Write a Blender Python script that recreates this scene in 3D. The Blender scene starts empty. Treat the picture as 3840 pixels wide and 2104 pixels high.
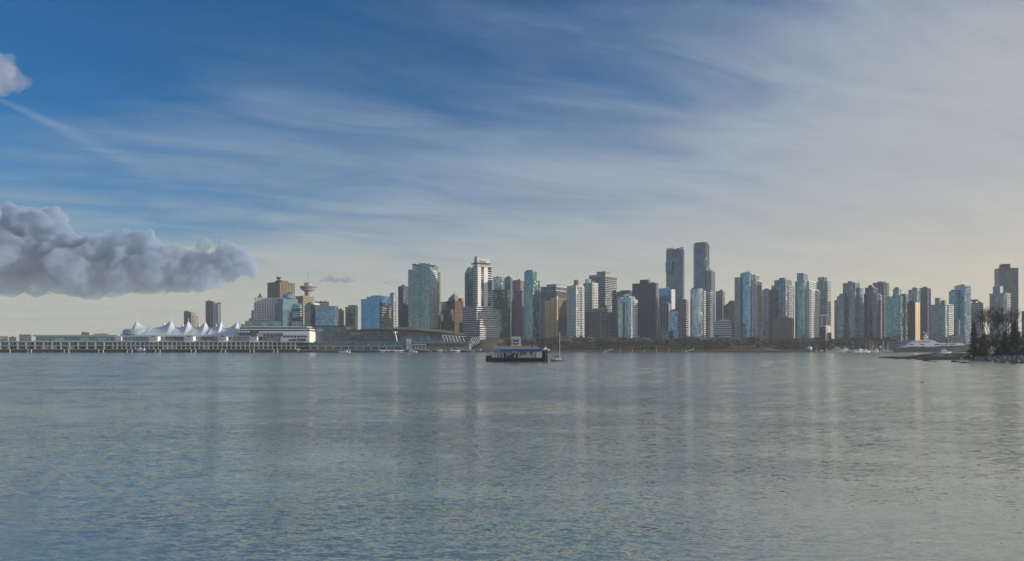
import bpy, math, random
from mathutils import Vector, Matrix, noise as mnoise
random.seed(7)
R = math.radians
S = bpy.context.scene
COL = S.collection
F, HY, CH = 2742.0, 1304.0, 6.5            # focal length in photo pixels, horizon row, eye height

# ------------------------------------------------------------------ camera
cam = bpy.data.cameras.new('camera'); cam_o = bpy.data.objects.new('camera', cam); COL.objects.link(cam_o)
cam_o.location = (0, 0, CH); cam_o.rotation_euler = (R(90), 0, 0)
cam.sensor_width = 36; cam.lens = F / 3840 * 36; cam.shift_y = (HY - 1052) / 3840
cam.clip_start = .5; cam.clip_end = 60000
S.camera = cam_o

# ------------------------------------------------------------------ light, sky, exposure
SUN_AZ, SUN_EL = 94, 15                    # degrees clockwise from the view axis, degrees up
S.view_settings.view_transform = 'Standard'; S.view_settings.look = 'None'
S.view_settings.exposure = 0.5; S.view_settings.gamma = 1.0
S.cycles.max_bounces = 8; S.cycles.volume_bounces = 4; S.cycles.use_denoising = True
S.cycles.volume_max_steps = 256
sd = bpy.data.lights.new('sun', 'SUN'); so = bpy.data.objects.new('sun', sd); COL.objects.link(so)
sd.energy = 3.0; sd.angle = R(.9); sd.color = (1, .86, .68)
a, e = R(SUN_AZ), R(SUN_EL)
so.rotation_euler = Vector((math.sin(a) * math.cos(e), math.cos(a) * math.cos(e), math.sin(e))).to_track_quat('Z', 'Y').to_euler()

W = bpy.data.worlds.new('World'); S.world = W; W.use_nodes = True
nt = W.node_tree; nt.nodes.clear()

class NT:
    """small helper that writes node trees"""
    def __init__(s, t): s.t = t
    def n(s, typ, **kw):
        x = s.t.nodes.new(typ)
        for k, v in kw.items(): setattr(x, k, v)
        return x
    def put(s, sock, v):
        if isinstance(v, bpy.types.NodeSocket): s.t.links.new(v, sock)
        elif v is not None: sock.default_value = v
    def m(s, op, a, b=None, c=None, clamp=False):
        x = s.n('ShaderNodeMath', operation=op, use_clamp=clamp)
        for i, v in enumerate((a, b, c)): s.put(x.inputs[i], v) if v is not None else None
        return x.outputs[0]
    def vm(s, op, a, b=None, sc=None):
        x = s.n('ShaderNodeVectorMath', operation=op); s.put(x.inputs[0], a)
        if b is not None: s.put(x.inputs[1], b)
        if sc is not None: s.put(x.inputs[3], sc)
        return x.outputs['Value'] if op in ('DOT_PRODUCT', 'LENGTH', 'DISTANCE') else x.outputs[0]
    def xyz(s, v):
        x = s.n('ShaderNodeSeparateXYZ'); s.put(x.inputs[0], v); return x.outputs
    def vec(s, a, b, c):
        x = s.n('ShaderNodeCombineXYZ')
        for i, v in enumerate((a, b, c)): s.put(x.inputs[i], v)
        return x.outputs[0]
    def noise(s, v, scale, detail=3, rough=.5, dist=0, col=False):
        x = s.n('ShaderNodeTexNoise'); s.put(x.inputs['Vector'], v); s.put(x.inputs['Scale'], scale)
        s.put(x.inputs['Detail'], detail); s.put(x.inputs['Roughness'], rough); s.put(x.inputs['Distortion'], dist)
        return x.outputs['Color'] if col else x.outputs[0]
    def mix(s, f, a, b, mode='MIX'):
        x = s.n('ShaderNodeMix', data_type='RGBA', blend_type=mode)
        s.put(x.inputs[0], f); s.put(x.inputs[6], a); s.put(x.inputs[7], b); return x.outputs[2]
    def mr(s, v, a, b, c=0, d=1, smooth=True):
        x = s.n('ShaderNodeMapRange', interpolation_type='SMOOTHSTEP' if smooth else 'LINEAR')
        for i, q in enumerate((v, a, b, c, d)): s.put(x.inputs[i], q)
        return x.outputs[0]

def rgb(c): return (c[0], c[1], c[2], 1)
def srgb(r, g, b):
    f = lambda v: (v / 255 / 12.92) if v <= 10 else ((v / 255 + .055) / 1.055) ** 2.4
    return (f(r), f(g), f(b), 1)

w = NT(nt)
sky = w.n('ShaderNodeTexSky', sky_type='NISHITA', sun_disc=False, sun_elevation=R(SUN_EL), sun_rotation=R(SUN_AZ),
          altitude=0, air_density=1.0, dust_density=.6, ozone_density=2.5)
bg1 = w.n('ShaderNodeBackground'); hs = w.n('ShaderNodeHueSaturation'); hs.inputs['Saturation'].default_value = 1.75; w.put(hs.inputs['Color'], w.mix(1.0, sky.outputs[0], (.66, .84, 1.04, 1), 'MULTIPLY')); w.put(bg1.inputs[0], hs.outputs[0]); bg1.inputs[1].default_value = .065
tc = w.n('ShaderNodeTexCoord'); D_ = w.vm('NORMALIZE', tc.outputs['Generated'])
dx, dy, dz = w.xyz(D_)
el = w.m('MAXIMUM', dz, 0.0)
# nearness to the sun's azimuth, -1..1
hz = w.vm('NORMALIZE', w.vec(dx, dy, 0))
caz = w.vm('DOT_PRODUCT', hz, (math.sin(a), math.cos(a), 0))
# cloud sheet: the view ray meets a flat layer high up
q = w.m('DIVIDE', 1.0, w.m('ADD', el, .10))
px, py = w.m('MULTIPLY', dx, q), w.m('MULTIPLY', dy, q)
rot = w.n('ShaderNodeVectorRotate', rotation_type='Z_AXIS'); w.put(rot.inputs[0], w.vec(px, py, 0)); rot.inputs['Angle'].default_value = R(-22)
st = w.n('ShaderNodeMapping'); w.put(st.inputs[0], rot.outputs[0]); st.inputs['Scale'].default_value = (.55, 1.5, 1)
n1 = w.noise(st.outputs[0], .7, 3, .5, .3)
n2 = w.noise(st.outputs[0], 2.3, 6, .6, .6)
n3 = w.noise(w.vec(px, py, 3.3), .55, 2, .5)
streak = w.m('ADD', w.m('MULTIPLY', n1, .55), w.m('MULTIPLY', n2, .45))
lowel = w.mr(el, .0, .50, 1, 0)                    # more veil low in the sky
cover = w.m('ADD', w.m('MULTIPLY', lowel, .92), w.m('MULTIPLY', caz, .8))
cover = w.m('ADD', cover, w.m('MULTIPLY', w.m('SUBTRACT', streak, .5), 1.6))
cover = w.m('ADD', cover, w.m('MULTIPLY', w.m('SUBTRACT', n3, .5), .7))
cover = w.m('ADD', w.m('ADD', cover, .21), w.mr(el, .02, .17, .45, 0))
veil = w.mr(cover, 0, 1.0, .02, .985)
lo = w.mr(el, .0, .24, 0, 1)
warm = w.mr(caz, -.2, .95, 0, 1)
vc_lo = w.mix(warm, srgb(164, 164, 150), srgb(192, 178, 152))
vc_hi = w.mix(warm, srgb(122, 139, 156), srgb(160, 160, 160))
vc = w.mix(lo, vc_lo, vc_hi)
shade = w.m('ADD', .86, w.m('MULTIPLY', n2, .28))
vc = w.mix(1.0, vc, w.vec(shade, shade, shade), 'MULTIPLY')
bg2 = w.n('ShaderNodeBackground'); w.put(bg2.inputs[0], vc); bg2.inputs[1].default_value = 1.0
mx = w.n('ShaderNodeMixShader'); w.put(mx.inputs[0], veil); w.put(mx.inputs[1], bg1.outputs[0]); w.put(mx.inputs[2], bg2.outputs[0])
# old spreading vapour trail: a narrow band along a great circle
def dirpx(x, y): return Vector(((x - 1920) / F, 1, (HY - y) / F)).normalized()
d1, d2 = dirpx(40, 390), dirpx(560, 640)
nn = d1.cross(d2).normalized()
along = (d2 - d1).normalized()
off = w.m('ABSOLUTE', w.m('ADD', w.vm('DOT_PRODUCT', D_, tuple(nn)), w.m('MULTIPLY', w.m('SUBTRACT', n2, .5), .012)))
tt = w.vm('DOT_PRODUCT', D_, tuple(along)); t1, t2 = d1.dot(along), d2.dot(along)
wid = w.mr(tt, t1, t2, .005, .017, False)
trail = w.m('MULTIPLY', w.mr(w.m('DIVIDE', off, wid), 0, 1, 1, 0), w.mr(tt, t1 - .12, t1 + .02, 0, 1))
trail = w.m('MULTIPLY', trail, w.mr(tt, t2 - .03, t2 + .05, 1, 0))
trail = w.m('MULTIPLY', trail, w.mr(n2, .3, .7, .2, .5))
bg3 = w.n('ShaderNodeBackground'); bg3.inputs[0].default_value = srgb(118, 138, 158)
mx2 = w.n('ShaderNodeMixShader'); w.put(mx2.inputs[0], trail); w.put(mx2.inputs[1], mx.outputs[0]); w.put(mx2.inputs[2], bg3.outputs[0])
wo = w.n('ShaderNodeOutputWorld'); w.put(wo.inputs[0], mx2.outputs[0])

# ------------------------------------------------------------------ materials
MATS = {}
def newmat(name):
    m = bpy.data.materials.new(name); m.use_nodes = True; m.node_tree.nodes.clear(); MATS[name] = m
    return m, NT(m.node_tree)
def finish(t, **kw):
    p = t.n('ShaderNodeBsdfPrincipled')
    for k, v in kw.items(): t.put(p.inputs[k.replace('_', ' ')], v)
    o = t.n('ShaderNodeOutputMaterial'); t.put(o.inputs[0], p.outputs[0]); return p
def wallmat(name, c, rough=.75, var=.18, scale=.12):
    m, t = newmat(name)
    g = t.n('ShaderNodeNewGeometry').outputs['Position']
    st = t.vm('MULTIPLY', g, (1, 1, .35))
    n = t.noise(st, scale, 4, .6); f = t.noise(g, 1.1, 2, .5)
    v = t.m('ADD', 1 - var, t.m('MULTIPLY', t.m('ADD', t.m('MULTIPLY', n, .7), t.m('MULTIPLY', f, .3)), 2 * var))
    finish(t, Base_Color=t.mix(1.0, rgb(c), t.vec(v, v, v), 'MULTIPLY'), Roughness=rough)
    return m
def glassmat(name, c, c2, metallic=.75, rough=.1, cell=(2.6, 2.6, 3.2), blinds=.12):
    """tinted curtain wall: every pane has its own tint, tilt and sometimes a pale blind"""
    m, t = newmat(name)
    p = t.n('ShaderNodeTexCoord').outputs['Object']
    g = t.n('ShaderNodeNewGeometry')
    def cells(sz):
        fl = t.vm('FLOOR', t.vm('DIVIDE', t.vm('ADD', p, (.31, .37, .05)), sz))
        wn = t.n('ShaderNodeTexWhiteNoise', noise_dimensions='3D'); t.put(wn.inputs[0], fl)
        return wn
    w1 = cells(cell); w2 = cells((cell[0] * 3.1, cell[1] * 3.1, cell[2] * 4.0))
    big = t.noise(g.outputs['Position'], .018, 2, .5)
    f = t.m('ADD', t.m('MULTIPLY', w1.outputs[0], .55), t.m('MULTIPLY', w2.outputs[0], .25))
    f = t.m('ADD', f, t.m('MULTIPLY', big, .35))
    base = t.mix(t.mr(f, .25, .95), rgb(c), rgb(c2))
    bl = t.m('GREATER_THAN', w1.outputs[0], 1 - blinds)
    base = t.mix(t.m('MULTIPLY', bl, .35), base, (.42, .42, .38, 1))
    met = t.m('SUBTRACT', metallic, t.m('MULTIPLY', bl, metallic * .8))
    wob = t.vm('SCALE', t.vm('SUBTRACT', w1.outputs[1], (.5, .5, .5)), None, .035)
    nz = t.vm('NORMALIZE', t.vm('ADD', g.outputs['Normal'], wob))
    finish(t, Base_Color=base, Metallic=met, Roughness=t.m('ADD', rough, t.m('MULTIPLY', bl, .3)), Normal=nz)
    return m
def plain(name, c, rough=.6, metallic=0):
    m, t = newmat(name)
    g = t.n('ShaderNodeTexCoord').outputs['Object']
    n = t.noise(g, .9, 3, .6); v = t.m('ADD', .86, t.m('MULTIPLY', n, .28))
    finish(t, Base_Color=t.mix(1.0, rgb(c), t.vec(v, v, v), 'MULTIPLY'), Roughness=rough, Metallic=metallic)
    return m

wallmat('white_wall', (.76, .78, .80)); wallmat('pale_wall', (.54, .57, .60)); wallmat('grey_wall', (.21, .24, .28))
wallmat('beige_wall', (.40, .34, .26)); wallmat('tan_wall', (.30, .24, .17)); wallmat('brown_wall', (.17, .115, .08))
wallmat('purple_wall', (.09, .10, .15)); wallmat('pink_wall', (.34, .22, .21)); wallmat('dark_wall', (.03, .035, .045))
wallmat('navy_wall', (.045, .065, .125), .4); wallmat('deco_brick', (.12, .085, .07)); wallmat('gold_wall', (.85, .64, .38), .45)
wallmat('red_wall', (.32, .06, .05)); wallmat('copper_green', (.16, .22, .15)); wallmat('orange_brick', (.38, .15, .08))
wallmat('pale_blue_wall', (.38, .46, .52)); wallmat('mid_wall', (.37, .40, .43))
glassmat('teal_glass', (.08, .22, .26), (.22, .42, .45)); glassmat('green_glass', (.09, .17, .18), (.20, .31, .32))
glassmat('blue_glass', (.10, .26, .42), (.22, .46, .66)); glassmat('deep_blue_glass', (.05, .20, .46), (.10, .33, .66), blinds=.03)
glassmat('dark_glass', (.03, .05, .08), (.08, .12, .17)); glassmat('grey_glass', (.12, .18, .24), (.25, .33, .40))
glassmat('sky_glass', (.26, .40, .48), (.50, .66, .72)); glassmat('slate_glass', (.05, .10, .16), (.12, .20, .28), blinds=.03)
glassmat('black_glass', (.02, .025, .03), (.06, .075, .085), blinds=.05)
glassmat('smooth_blue_glass', (.20, .36, .48), (.26, .44, .56), cell=(6, 6, 3.4), blinds=0)
plain('metal', (.35, .36, .37), .4, .6); plain('dark_metal', (.04, .045, .05), .5, .3); plain('white_paint', (.80, .81, .82), .35)
plain('sail_fabric', (.58, .65, .77), .7); plain('black_paint', (.035, .04, .045), .45); plain('blue_paint', (.01, .09, .36), .4)
plain('red_paint', (.42, .05, .05), .45); plain('navy_paint', (.03, .04, .08), .35); plain('green_paint', (.03, .11, .09), .5)
plain('wood_dark', (.045, .038, .03), .85); plain('wood_pale', (.42, .40, .35), .8); plain('bark', (.095, .08, .07), .9)
plain('twig', (.13, .108, .10), .9); plain('rubber', (.012, .012, .013), .8); plain('lamp_glass', (.85, .85, .8), .2)
plain('concrete', (.27, .27, .26), .85); plain('quay_stone', (.085, .085, .08), .9); plain('deck_grey', (.22, .23, .23), .8)
plain('dark_boat_hull', (.05, .07, .10), .3); plain('cloth_blue', (.06, .12, .3), .8); plain('gold_paint', (.6, .42, .16), .5)

# foliage
def leafmat(name, c, c2):
    m, t = newmat(name)
    g = t.n('ShaderNodeNewGeometry').outputs['Position']
    oi = t.n('ShaderNodeObjectInfo').outputs['Random']
    f = t.m('ADD', t.noise(g, .5, 3, .6), t.m('MULTIPLY', t.m('SUBTRACT', oi, .5), .35))
    finish(t, Base_Color=t.mix(t.mr(f, .3, .75), rgb(c), rgb(c2)), Roughness=.85)
    return m
leafmat('needle', (.045, .085, .055), (.085, .13, .08)); leafmat('winter_twigs', (.12, .105, .11), (.20, .18, .18))
leafmat('hedge_leaf', (.03, .05, .028), (.06, .085, .04)); leafmat('pale_twigs', (.18, .17, .17), (.30, .28, .27))

# grass and soil of the town side
m, t = newmat('park_ground')
g = t.n('ShaderNodeNewGeometry').outputs['Position']
n = t.noise(g, .02, 5, .6); n2_ = t.noise(g, .4, 4, .6)
c = t.mix(t.mr(n, .42, .6), (.052, .072, .026, 1), (.10, .10, .055, 1))
c = t.mix(t.m('MULTIPLY', n2_, .5), c, (.05, .05, .035, 1))
yy = t.xyz(g)[1]
c = t.mix(t.mr(yy, 1145, 1160), c, (.09, .09, .09, 1))
finish(t, Base_Color=c, Roughness=.95)
# beach: dark wet shingle, brown weed, paler drift above
m, t = newmat('shingle')
g = t.n('ShaderNodeNewGeometry').outputs['Position']
n = t.noise(g, .25, 5, .65); f = t.noise(g, 3, 4, .7); z = t.xyz(g)[2]
c = t.mix(t.mr(n, .35, .65), (.055, .044, .045, 1), (.10, .085, .08, 1))
c = t.mix(t.m('MULTIPLY', t.mr(f, .5, .75), .5), c, (.17, .155, .14, 1))
c = t.mix(t.mr(t.m('ADD', z, t.m('MULTIPLY', n, .8)), .3, .9, 1, 0), c, (.02, .02, .016, 1))
bmp = t.n('ShaderNodeBump'); t.put(bmp.inputs['Height'], f); bmp.inputs['Strength'].default_value = .6; bmp.inputs['Distance'].default_value = .3
finish(t, Base_Color=c, Roughness=.8, Normal=bmp.outputs[0])
m, t = newmat('wet_rock')
g = t.n('ShaderNodeNewGeometry').outputs['Position']
n = t.noise(g, 2.2, 4, .6)
finish(t, Base_Color=t.mix(t.mr(n, .35, .7), (.014, .014, .012, 1), (.05, .045, .038, 1)), Roughness=.55)
m, t = newmat('dry_rock')
g = t.n('ShaderNodeNewGeometry').outputs['Position']
n = t.noise(g, 1.6, 4, .6)
finish(t, Base_Color=t.mix(t.mr(n, .35, .7), (.09, .085, .085, 1), (.27, .26, .25, 1)), Roughness=.85)
m, t = newmat('grass_roof')
g = t.n('ShaderNodeNewGeometry').outputs['Position']
n = t.noise(g, .035, 4, .6); f = t.noise(g, .5, 3, .6)
c = t.mix(t.mr(n, .42, .62), (.075, .10, .045, 1), (.17, .17, .12, 1))
finish(t, Base_Color=t.mix(t.m('MULTIPLY', f, .4), c, (.07, .07, .04, 1)), Roughness=.95)

# water: mirror-like body whose facets are tilted by wind ripples; ruffled and calm patches
m, t = newmat('sea_water')
g = t.n('ShaderNodeNewGeometry').outputs['Position']
gx, gy, gz = t.xyz(g)
dist = t.vm('LENGTH', g)
def tilt(scale, sx, sy, ang, amp, detail=2):
    r_ = t.n('ShaderNodeVectorRotate', rotation_type='Z_AXIS'); t.put(r_.inputs[0], g); r_.inputs['Angle'].default_value = R(ang)
    c = t.noise(t.vm('MULTIPLY', r_.outputs[0], (sx, sy, 1)), scale, detail, .55, .3, col=True)
    return t.vm('MULTIPLY', t.vm('SUBTRACT', c, (.5, .5, .5)), (amp * .32, amp, 0))
patch = t.noise(t.vm('MULTIPLY', g, (.35, 1, 1)), .012, 3, .55, .6)
patch2 = t.noise(t.vm('MULTIPLY', g, (.5, 1, 1)), .07, 3, .55, .4)
ruf = t.m('ADD', t.m('MULTIPLY', patch, .45), t.m('MULTIPLY', patch2, .55))
lane = t.noise(t.vm('MULTIPLY', g, (.12, 1, 1)), .02, 2, .5, 1.2)
amp = t.mr(t.m('ADD', t.m('MULTIPLY', ruf, .7), t.m('MULTIPLY', lane, .3)), .42, .58, .35, 1.6)
s1 = tilt(4.6, .45, 1.2, 8, .34); s2 = tilt(1.5, .5, 1.3, -12, .17); s3 = tilt(12, .5, 1.1, 4, .26, 1)
sl = t.vm('ADD', t.vm('ADD', s1, s2), s3)
calm = t.mr(dist, 14, 100, 1.35, 2.7)
sl = t.vm('SCALE', sl, None, t.m('MULTIPLY', amp, calm))
nrm = t.vm('NORMALIZE', t.vm('ADD', sl, (0, 0, 1)))
finish(t, Base_Color=(.40, .435, .385, 1), Metallic=.6, Roughness=t.mr(dist, 15, 170, .09, .17), IOR=2.2, Specular_Tint=(1, 1, .9, 1), Normal=nrm)

# ------------------------------------------------------------------ object helpers
def mesh(name, verts, faces, mat, smooth=False):
    me = bpy.data.meshes.new(name); me.from_pydata([tuple(v) for v in verts], [], faces)
    me.materials.append(MATS[mat])
    if smooth:
        for p in me.polygons: p.use_smooth = True
    me.update(); return me
def tag(o, label=None, cat=None, group=None, kind=None):
    for k, v in (('label', label), ('category', cat), ('group', group), ('kind', kind)):
        if v: o[k] = v
    return o
def add(name, me, parent=None, loc=(0, 0, 0), rz=0):
    o = bpy.data.objects.new(name, me); COL.objects.link(o); o.location = loc
    if rz: o.rotation_euler = (0, 0, rz)
    if parent: o.parent = parent
    return o
def empty(name, loc, rz=0):
    return add(name, None, None, loc, rz)
class MB:
    """collects simple solids into one mesh"""
    def __init__(s): s.v = []; s.f = []
    def poly(s, vs, fs):
        b = len(s.v); s.v += [tuple(v) for v in vs]; s.f += [tuple(i + b for i in f) for f in fs]; return s
    def box(s, x0, x1, y0, y1, z0, z1):
        return s.poly([(x0, y0, z0), (x1, y0, z0), (x1, y1, z0), (x0, y1, z0), (x0, y0, z1), (x1, y0, z1), (x1, y1, z1), (x0, y1, z1)],
                      [(3, 2, 1, 0), (4, 5, 6, 7), (0, 1, 5, 4), (1, 2, 6, 5), (2, 3, 7, 6), (3, 0, 4, 7)])
    def prism(s, pts, z0, z1, top=None):
        n = len(pts); top = top or pts
        vs = [(x, y, z0) for x, y in pts] + [(x, y, z1) for x, y in top]
        return s.poly(vs, [tuple(range(n - 1, -1, -1)), tuple(range(n, 2 * n))] + [(i, (i + 1) % n, n + (i + 1) % n, n + i) for i in range(n)])
    def xprism(s, prof, x0, x1):
        """profile of (y,z) swept along x"""
        n = len(prof)
        vs = [(x0, y, z) for y, z in prof] + [(x1, y, z) for y, z in prof]
        return s.poly(vs, [tuple(range(n)), tuple(range(2 * n - 1, n - 1, -1))] + [(i, n + i, n + (i + 1) % n, (i + 1) % n) for i in range(n)])
    def yprism(s, prof, y0, y1):
        """profile of (x,z) swept along y"""
        n = len(prof)
        vs = [(x, y0, z) for x, z in prof] + [(x, y1, z) for x, z in prof]
        return s.poly(vs, [tuple(range(n - 1, -1, -1)), tuple(range(n, 2 * n))] + [(i, (i + 1) % n, n + (i + 1) % n, n + i) for i in range(n)])
    def tube(s, p, q, r0, r1=None, n=6):
        p, q = Vector(p), Vector(q); r1 = r0 if r1 is None else r1; d = (q - p)
        if d.length < 1e-6: return s
        u = d.orthogonal().normalized(); v = d.normalized().cross(u)
        vs = [p + (u * math.cos(k * 2 * math.pi / n) + v * math.sin(k * 2 * math.pi / n)) * r0 for k in range(n)]
        vs += [q + (u * math.cos(k * 2 * math.pi / n) + v * math.sin(k * 2 * math.pi / n)) * r1 for k in range(n)]
        return s.poly(vs, [tuple(range(n - 1, -1, -1)), tuple(range(n, 2 * n))] + [(i, (i + 1) % n, n + (i + 1) % n, n + i) for i in range(n)])
    def lathe(s, prof, cx=0, cy=0, n=20, cap=True):
        """profile of (radius,z)"""
        b = len(s.v); k = len(prof)
        for r, z in prof:
            for i in range(n): s.v.append((cx + r * math.cos(2 * math.pi * i / n), cy + r * math.sin(2 * math.pi * i / n), z))
        for j in range(k - 1):
            for i in range(n):
                s.f.append((b + j * n + i, b + j * n + (i + 1) % n, b + (j + 1) * n + (i + 1) % n, b + (j + 1) * n + i))
        if cap: s.f.append(tuple(b + i for i in range(n - 1, -1, -1))); s.f.append(tuple(b + (k - 1) * n + i for i in range(n)))
        return s
    def build(s, name, mat, parent=None, loc=(0, 0, 0), rz=0, smooth=False):
        return add(name, mesh(name, s.v, s.f, mat, smooth), parent, loc, rz)
    def mesh(s, name, mat, smooth=False): return mesh(name, s.v, s.f, mat, smooth)

def X(x, D): return (x - 1920) * D / F
def Z(y, D): return CH + (HY - y) * D / F
_cache = {}
def boxm(name, dx_, dy_, dz_, mat):
    """shared box mesh, origin at the middle of its base"""
    k = (name, round(dx_, 2), round(dy_, 2), round(dz_, 2), mat)
    if k not in _cache: _cache[k] = MB().box(-dx_ / 2, dx_ / 2, -dy_ / 2, dy_ / 2, 0, dz_).mesh(name, mat)
    return _cache[k]
def copy_tree(o, parent=None):
    c = o.copy(); COL.objects.link(c); c.parent = parent
    for ch in list(o.children): copy_tree(ch, c)
    return c

# ------------------------------------------------------------------ ground and water
def shore_y(x):                            # distance of the town's quay line at world x
    if x < -296: return 1062
    if x < -75: return 1030
    if x > 392: return 1108
    return 1046 + 8 * math.sin(x * .006)
GZ = 12.0
vs, fs = [], []
xs = [-6000, -4000, -2000] + sorted([i * 25 for i in range(-60, 61)] + [-296.1, -295.9, -75.1, -74.9, 391.9, 392.1]) + [2000, 4000, 6000]
prof = [(0, -3), (.02, 1.9), (10, 2.1), (12, 3.0), (45, 4.0), (70, 6.5), (95, 10.5), (108, GZ), (500, GZ), (2000, GZ + 2), (4700, GZ)]
for x in xs:
    s_ = shore_y(x)
    for d, z in prof:
        mz = 0 if d < 11 or d > 400 else .7 * mnoise.noise(Vector((x * .02, d * .03, 0)))
        vs.append((x, s_ + d, z + mz))
k = len(prof)
for i in range(len(xs) - 1):
    for j in range(k - 1): fs.append((i * k + j, (i + 1) * k + j, (i + 1) * k + j + 1, i * k + j + 1))
gnd = add('ground', mesh('ground', vs, fs, 'park_ground', True)); gnd['kind'] = 'structure'
# rows of quay wall face
qb = MB()
for i in range(len(xs) - 1):
    if abs(xs[i]) > 1600: continue
    y0 = shore_y(xs[i]) ; y1 = shore_y(xs[i + 1])
    qb.poly([(xs[i], y0 - .6, -2), (xs[i + 1], y1 - .6, -2), (xs[i + 1], y1 - .6, 2.3), (xs[i], y0 - .6, 2.3),
             (xs[i], y0 + .6, -2), (xs[i + 1], y1 + .6, -2), (xs[i + 1], y1 + .6, 2.3), (xs[i], y0 + .6, 2.3)],
            [(0, 1, 2, 3), (3, 2, 6, 7), (5, 4, 7, 6)])
tag(qb.build('seawall', 'quay_stone'), 'long dark stone seawall along the foot of the grassy town shore', 'seawall')
# water: fine rows near the viewer with real low waves, wide strips far off
vs, fs = [], []
ys = []; y = 6.0
while y < 620: ys.append(y); y *= 1.0115
ys += [640, 760, 900, 1400, 3000, 5900]
NX = 260
for y in ys:
    hw = max(60, y * .95)
    for i in range(NX + 1):
        x = -hw + 2 * hw * i / NX
        if y < 600:
            v = Vector((x * .5, y * 1.2, 0))
            z = .022 * mnoise.noise(v) + .010 * mnoise.noise(v * 2.7)
            z += (.03 + .0011 * y) * mnoise.noise(Vector((x * .16 + 9, y * .42 + x * .05, 3)))
            z *= min(1, (600 - y) / 200)
        else: z = 0
        vs.append((x, y, z))
for j in range(len(ys) - 1):
    for i in range(NX): fs.append((j * (NX + 1) + i, j * (NX + 1) + i + 1, (j + 1) * (NX + 1) + i + 1, (j + 1) * (NX + 1) + i))
b = len(vs)
vs += [(-6000, 5990, -.12), (-6000, -3000, -.12), (6000, -3000, -.12), (6000, 5990, -.12)]
fs.append((b, b + 1, b + 2, b + 3))
wat = add('water', mesh('water', vs, fs, 'sea_water', True)); wat['kind'] = 'structure'

# ------------------------------------------------------------------ towers
STY = {  # glass, band material, band height share, pilaster material, pilaster spacing, pilaster width, floor height
    'teal': ('teal_glass', 'pale_blue_wall', .16, 'pale_blue_wall', 9, .5, 3.0),
    'tealplain': ('teal_glass', 'green_glass', .22, None, 0, 0, 3.0),
    'green': ('green_glass', 'grey_wall', .18, 'grey_wall', 8, .5, 3.0),
    'blue': ('blue_glass', 'pale_blue_wall', .14, None, 0, 0, 3.4),
    'deepblue': ('deep_blue_glass', 'blue_glass', .16, None, 0, 0, 3.9),
    'dark': ('dark_glass', 'dark_wall', .25, 'dark_wall', 6, .6, 3.4),
    'navy': ('navy_wall', 'navy_wall', .3, None, 0, 0, 3.6),
    'slate': ('slate_glass', 'grey_wall', .12, None, 0, 0, 3.2),
    'slatedark': ('dark_glass', 'grey_wall', .12, None, 0, 0, 3.4),
    'slatefin': ('slate_glass', 'grey_wall', .12, 'mid_wall', 7, .6, 3.2),
    'whiteband': ('black_glass', 'white_wall', .48, None, 0, 0, 3.5),
    'whitegrid': ('dark_glass', 'white_wall', .42, 'white_wall', 4.3, 1.3, 3.45),
    'condo': ('green_glass', 'white_wall', .28, 'pale_wall', 11, 1.2, 2.95),
    'condogrey': ('grey_glass', 'mid_wall', .26, 'grey_wall', 8, 1.0, 2.95),
    'condoblue': ('slate_glass', 'pale_wall', .22, 'pale_wall', 7, .7, 2.95),
    'beigegrid': ('black_glass', 'beige_wall', .42, 'beige_wall', 3.9, 1.5, 3.5),
    'browngrid': ('black_glass', 'brown_wall', .4, 'tan_wall', 3.8, 1.3, 3.6),
    'brownband': ('dark_glass', 'tan_wall', .45, None, 0, 0, 3.7),
    'beigeband': ('dark_glass', 'beige_wall', .45, None, 0, 0, 3.7),
    'pink': ('slate_glass', 'pink_wall', .5, None, 0, 0, 3.6),
    'striped': ('black_glass', 'dark_wall', .1, 'mid_wall', 4.2, 1.1, 3.6),
    'grid': ('dark_glass', 'grey_wall', .3, 'mid_wall', 4.4, .9, 3.1),
    'greyband': ('dark_glass', 'mid_wall', .42, None, 0, 0, 3.6),
    'deco': ('dark_glass', 'deco_brick', .45, 'deco_brick', 3.6, 2.0, 3.6),
    'sky': ('sky_glass', 'grey_glass', .18, None, 0, 0, 3.4),
    'white': ('white_wall', 'white_wall', .1, None, 0, 0, 4),
    'tanapt': ('dark_glass', 'tan_wall', .5, 'tan_wall', 5, 2.2, 3.1),
    'skycondo': ('sky_glass', 'pale_blue_wall', .2, 'pale_wall', 9, .8, 3.0),
    'purple': ('slate_glass', 'purple_wall', .42, 'purple_wall', 5, 1.2, 3.2),
    'smoothblue': ('smooth_blue_glass', 'smooth_blue_glass', .12, None, 0, 0, 3.5),
    'brightfin': ('slate_glass', 'grey_wall', .1, 'white_wall', 6, 1.2, 3.4),
    'bluefin': ('blue_glass', 'grey_wall', .08, 'white_wall', 6.5, .9, 3.6),
}
NT_ = [0]
def footprint(L, Rr, r, o=0):
    """rectangle [-L,0]x[0,Rr] grown by o, its front corner and left corner rounded"""
    x0, x1, y0, y1 = -L - o, o, -o, Rr + o
    r = min(r, (x1 - x0) * .49, (y1 - y0) * .49)
    if r <= 0: return [(x0, y0), (x1, y0), (x1, y1), (x0, y1)]
    pts = []
    for cx, cy, a0 in ((x0 + r, y0 + r, 180), (x1 - r, y0 + r, 270), (x1 - r, y1 - r, 0), (x0 + r, y1 - r, 90)):
        for k_ in range(5): a_ = R(a0 + 22.5 * k_); pts.append((cx + r * math.cos(a_), cy + r * math.sin(a_)))
    return pts
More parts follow.
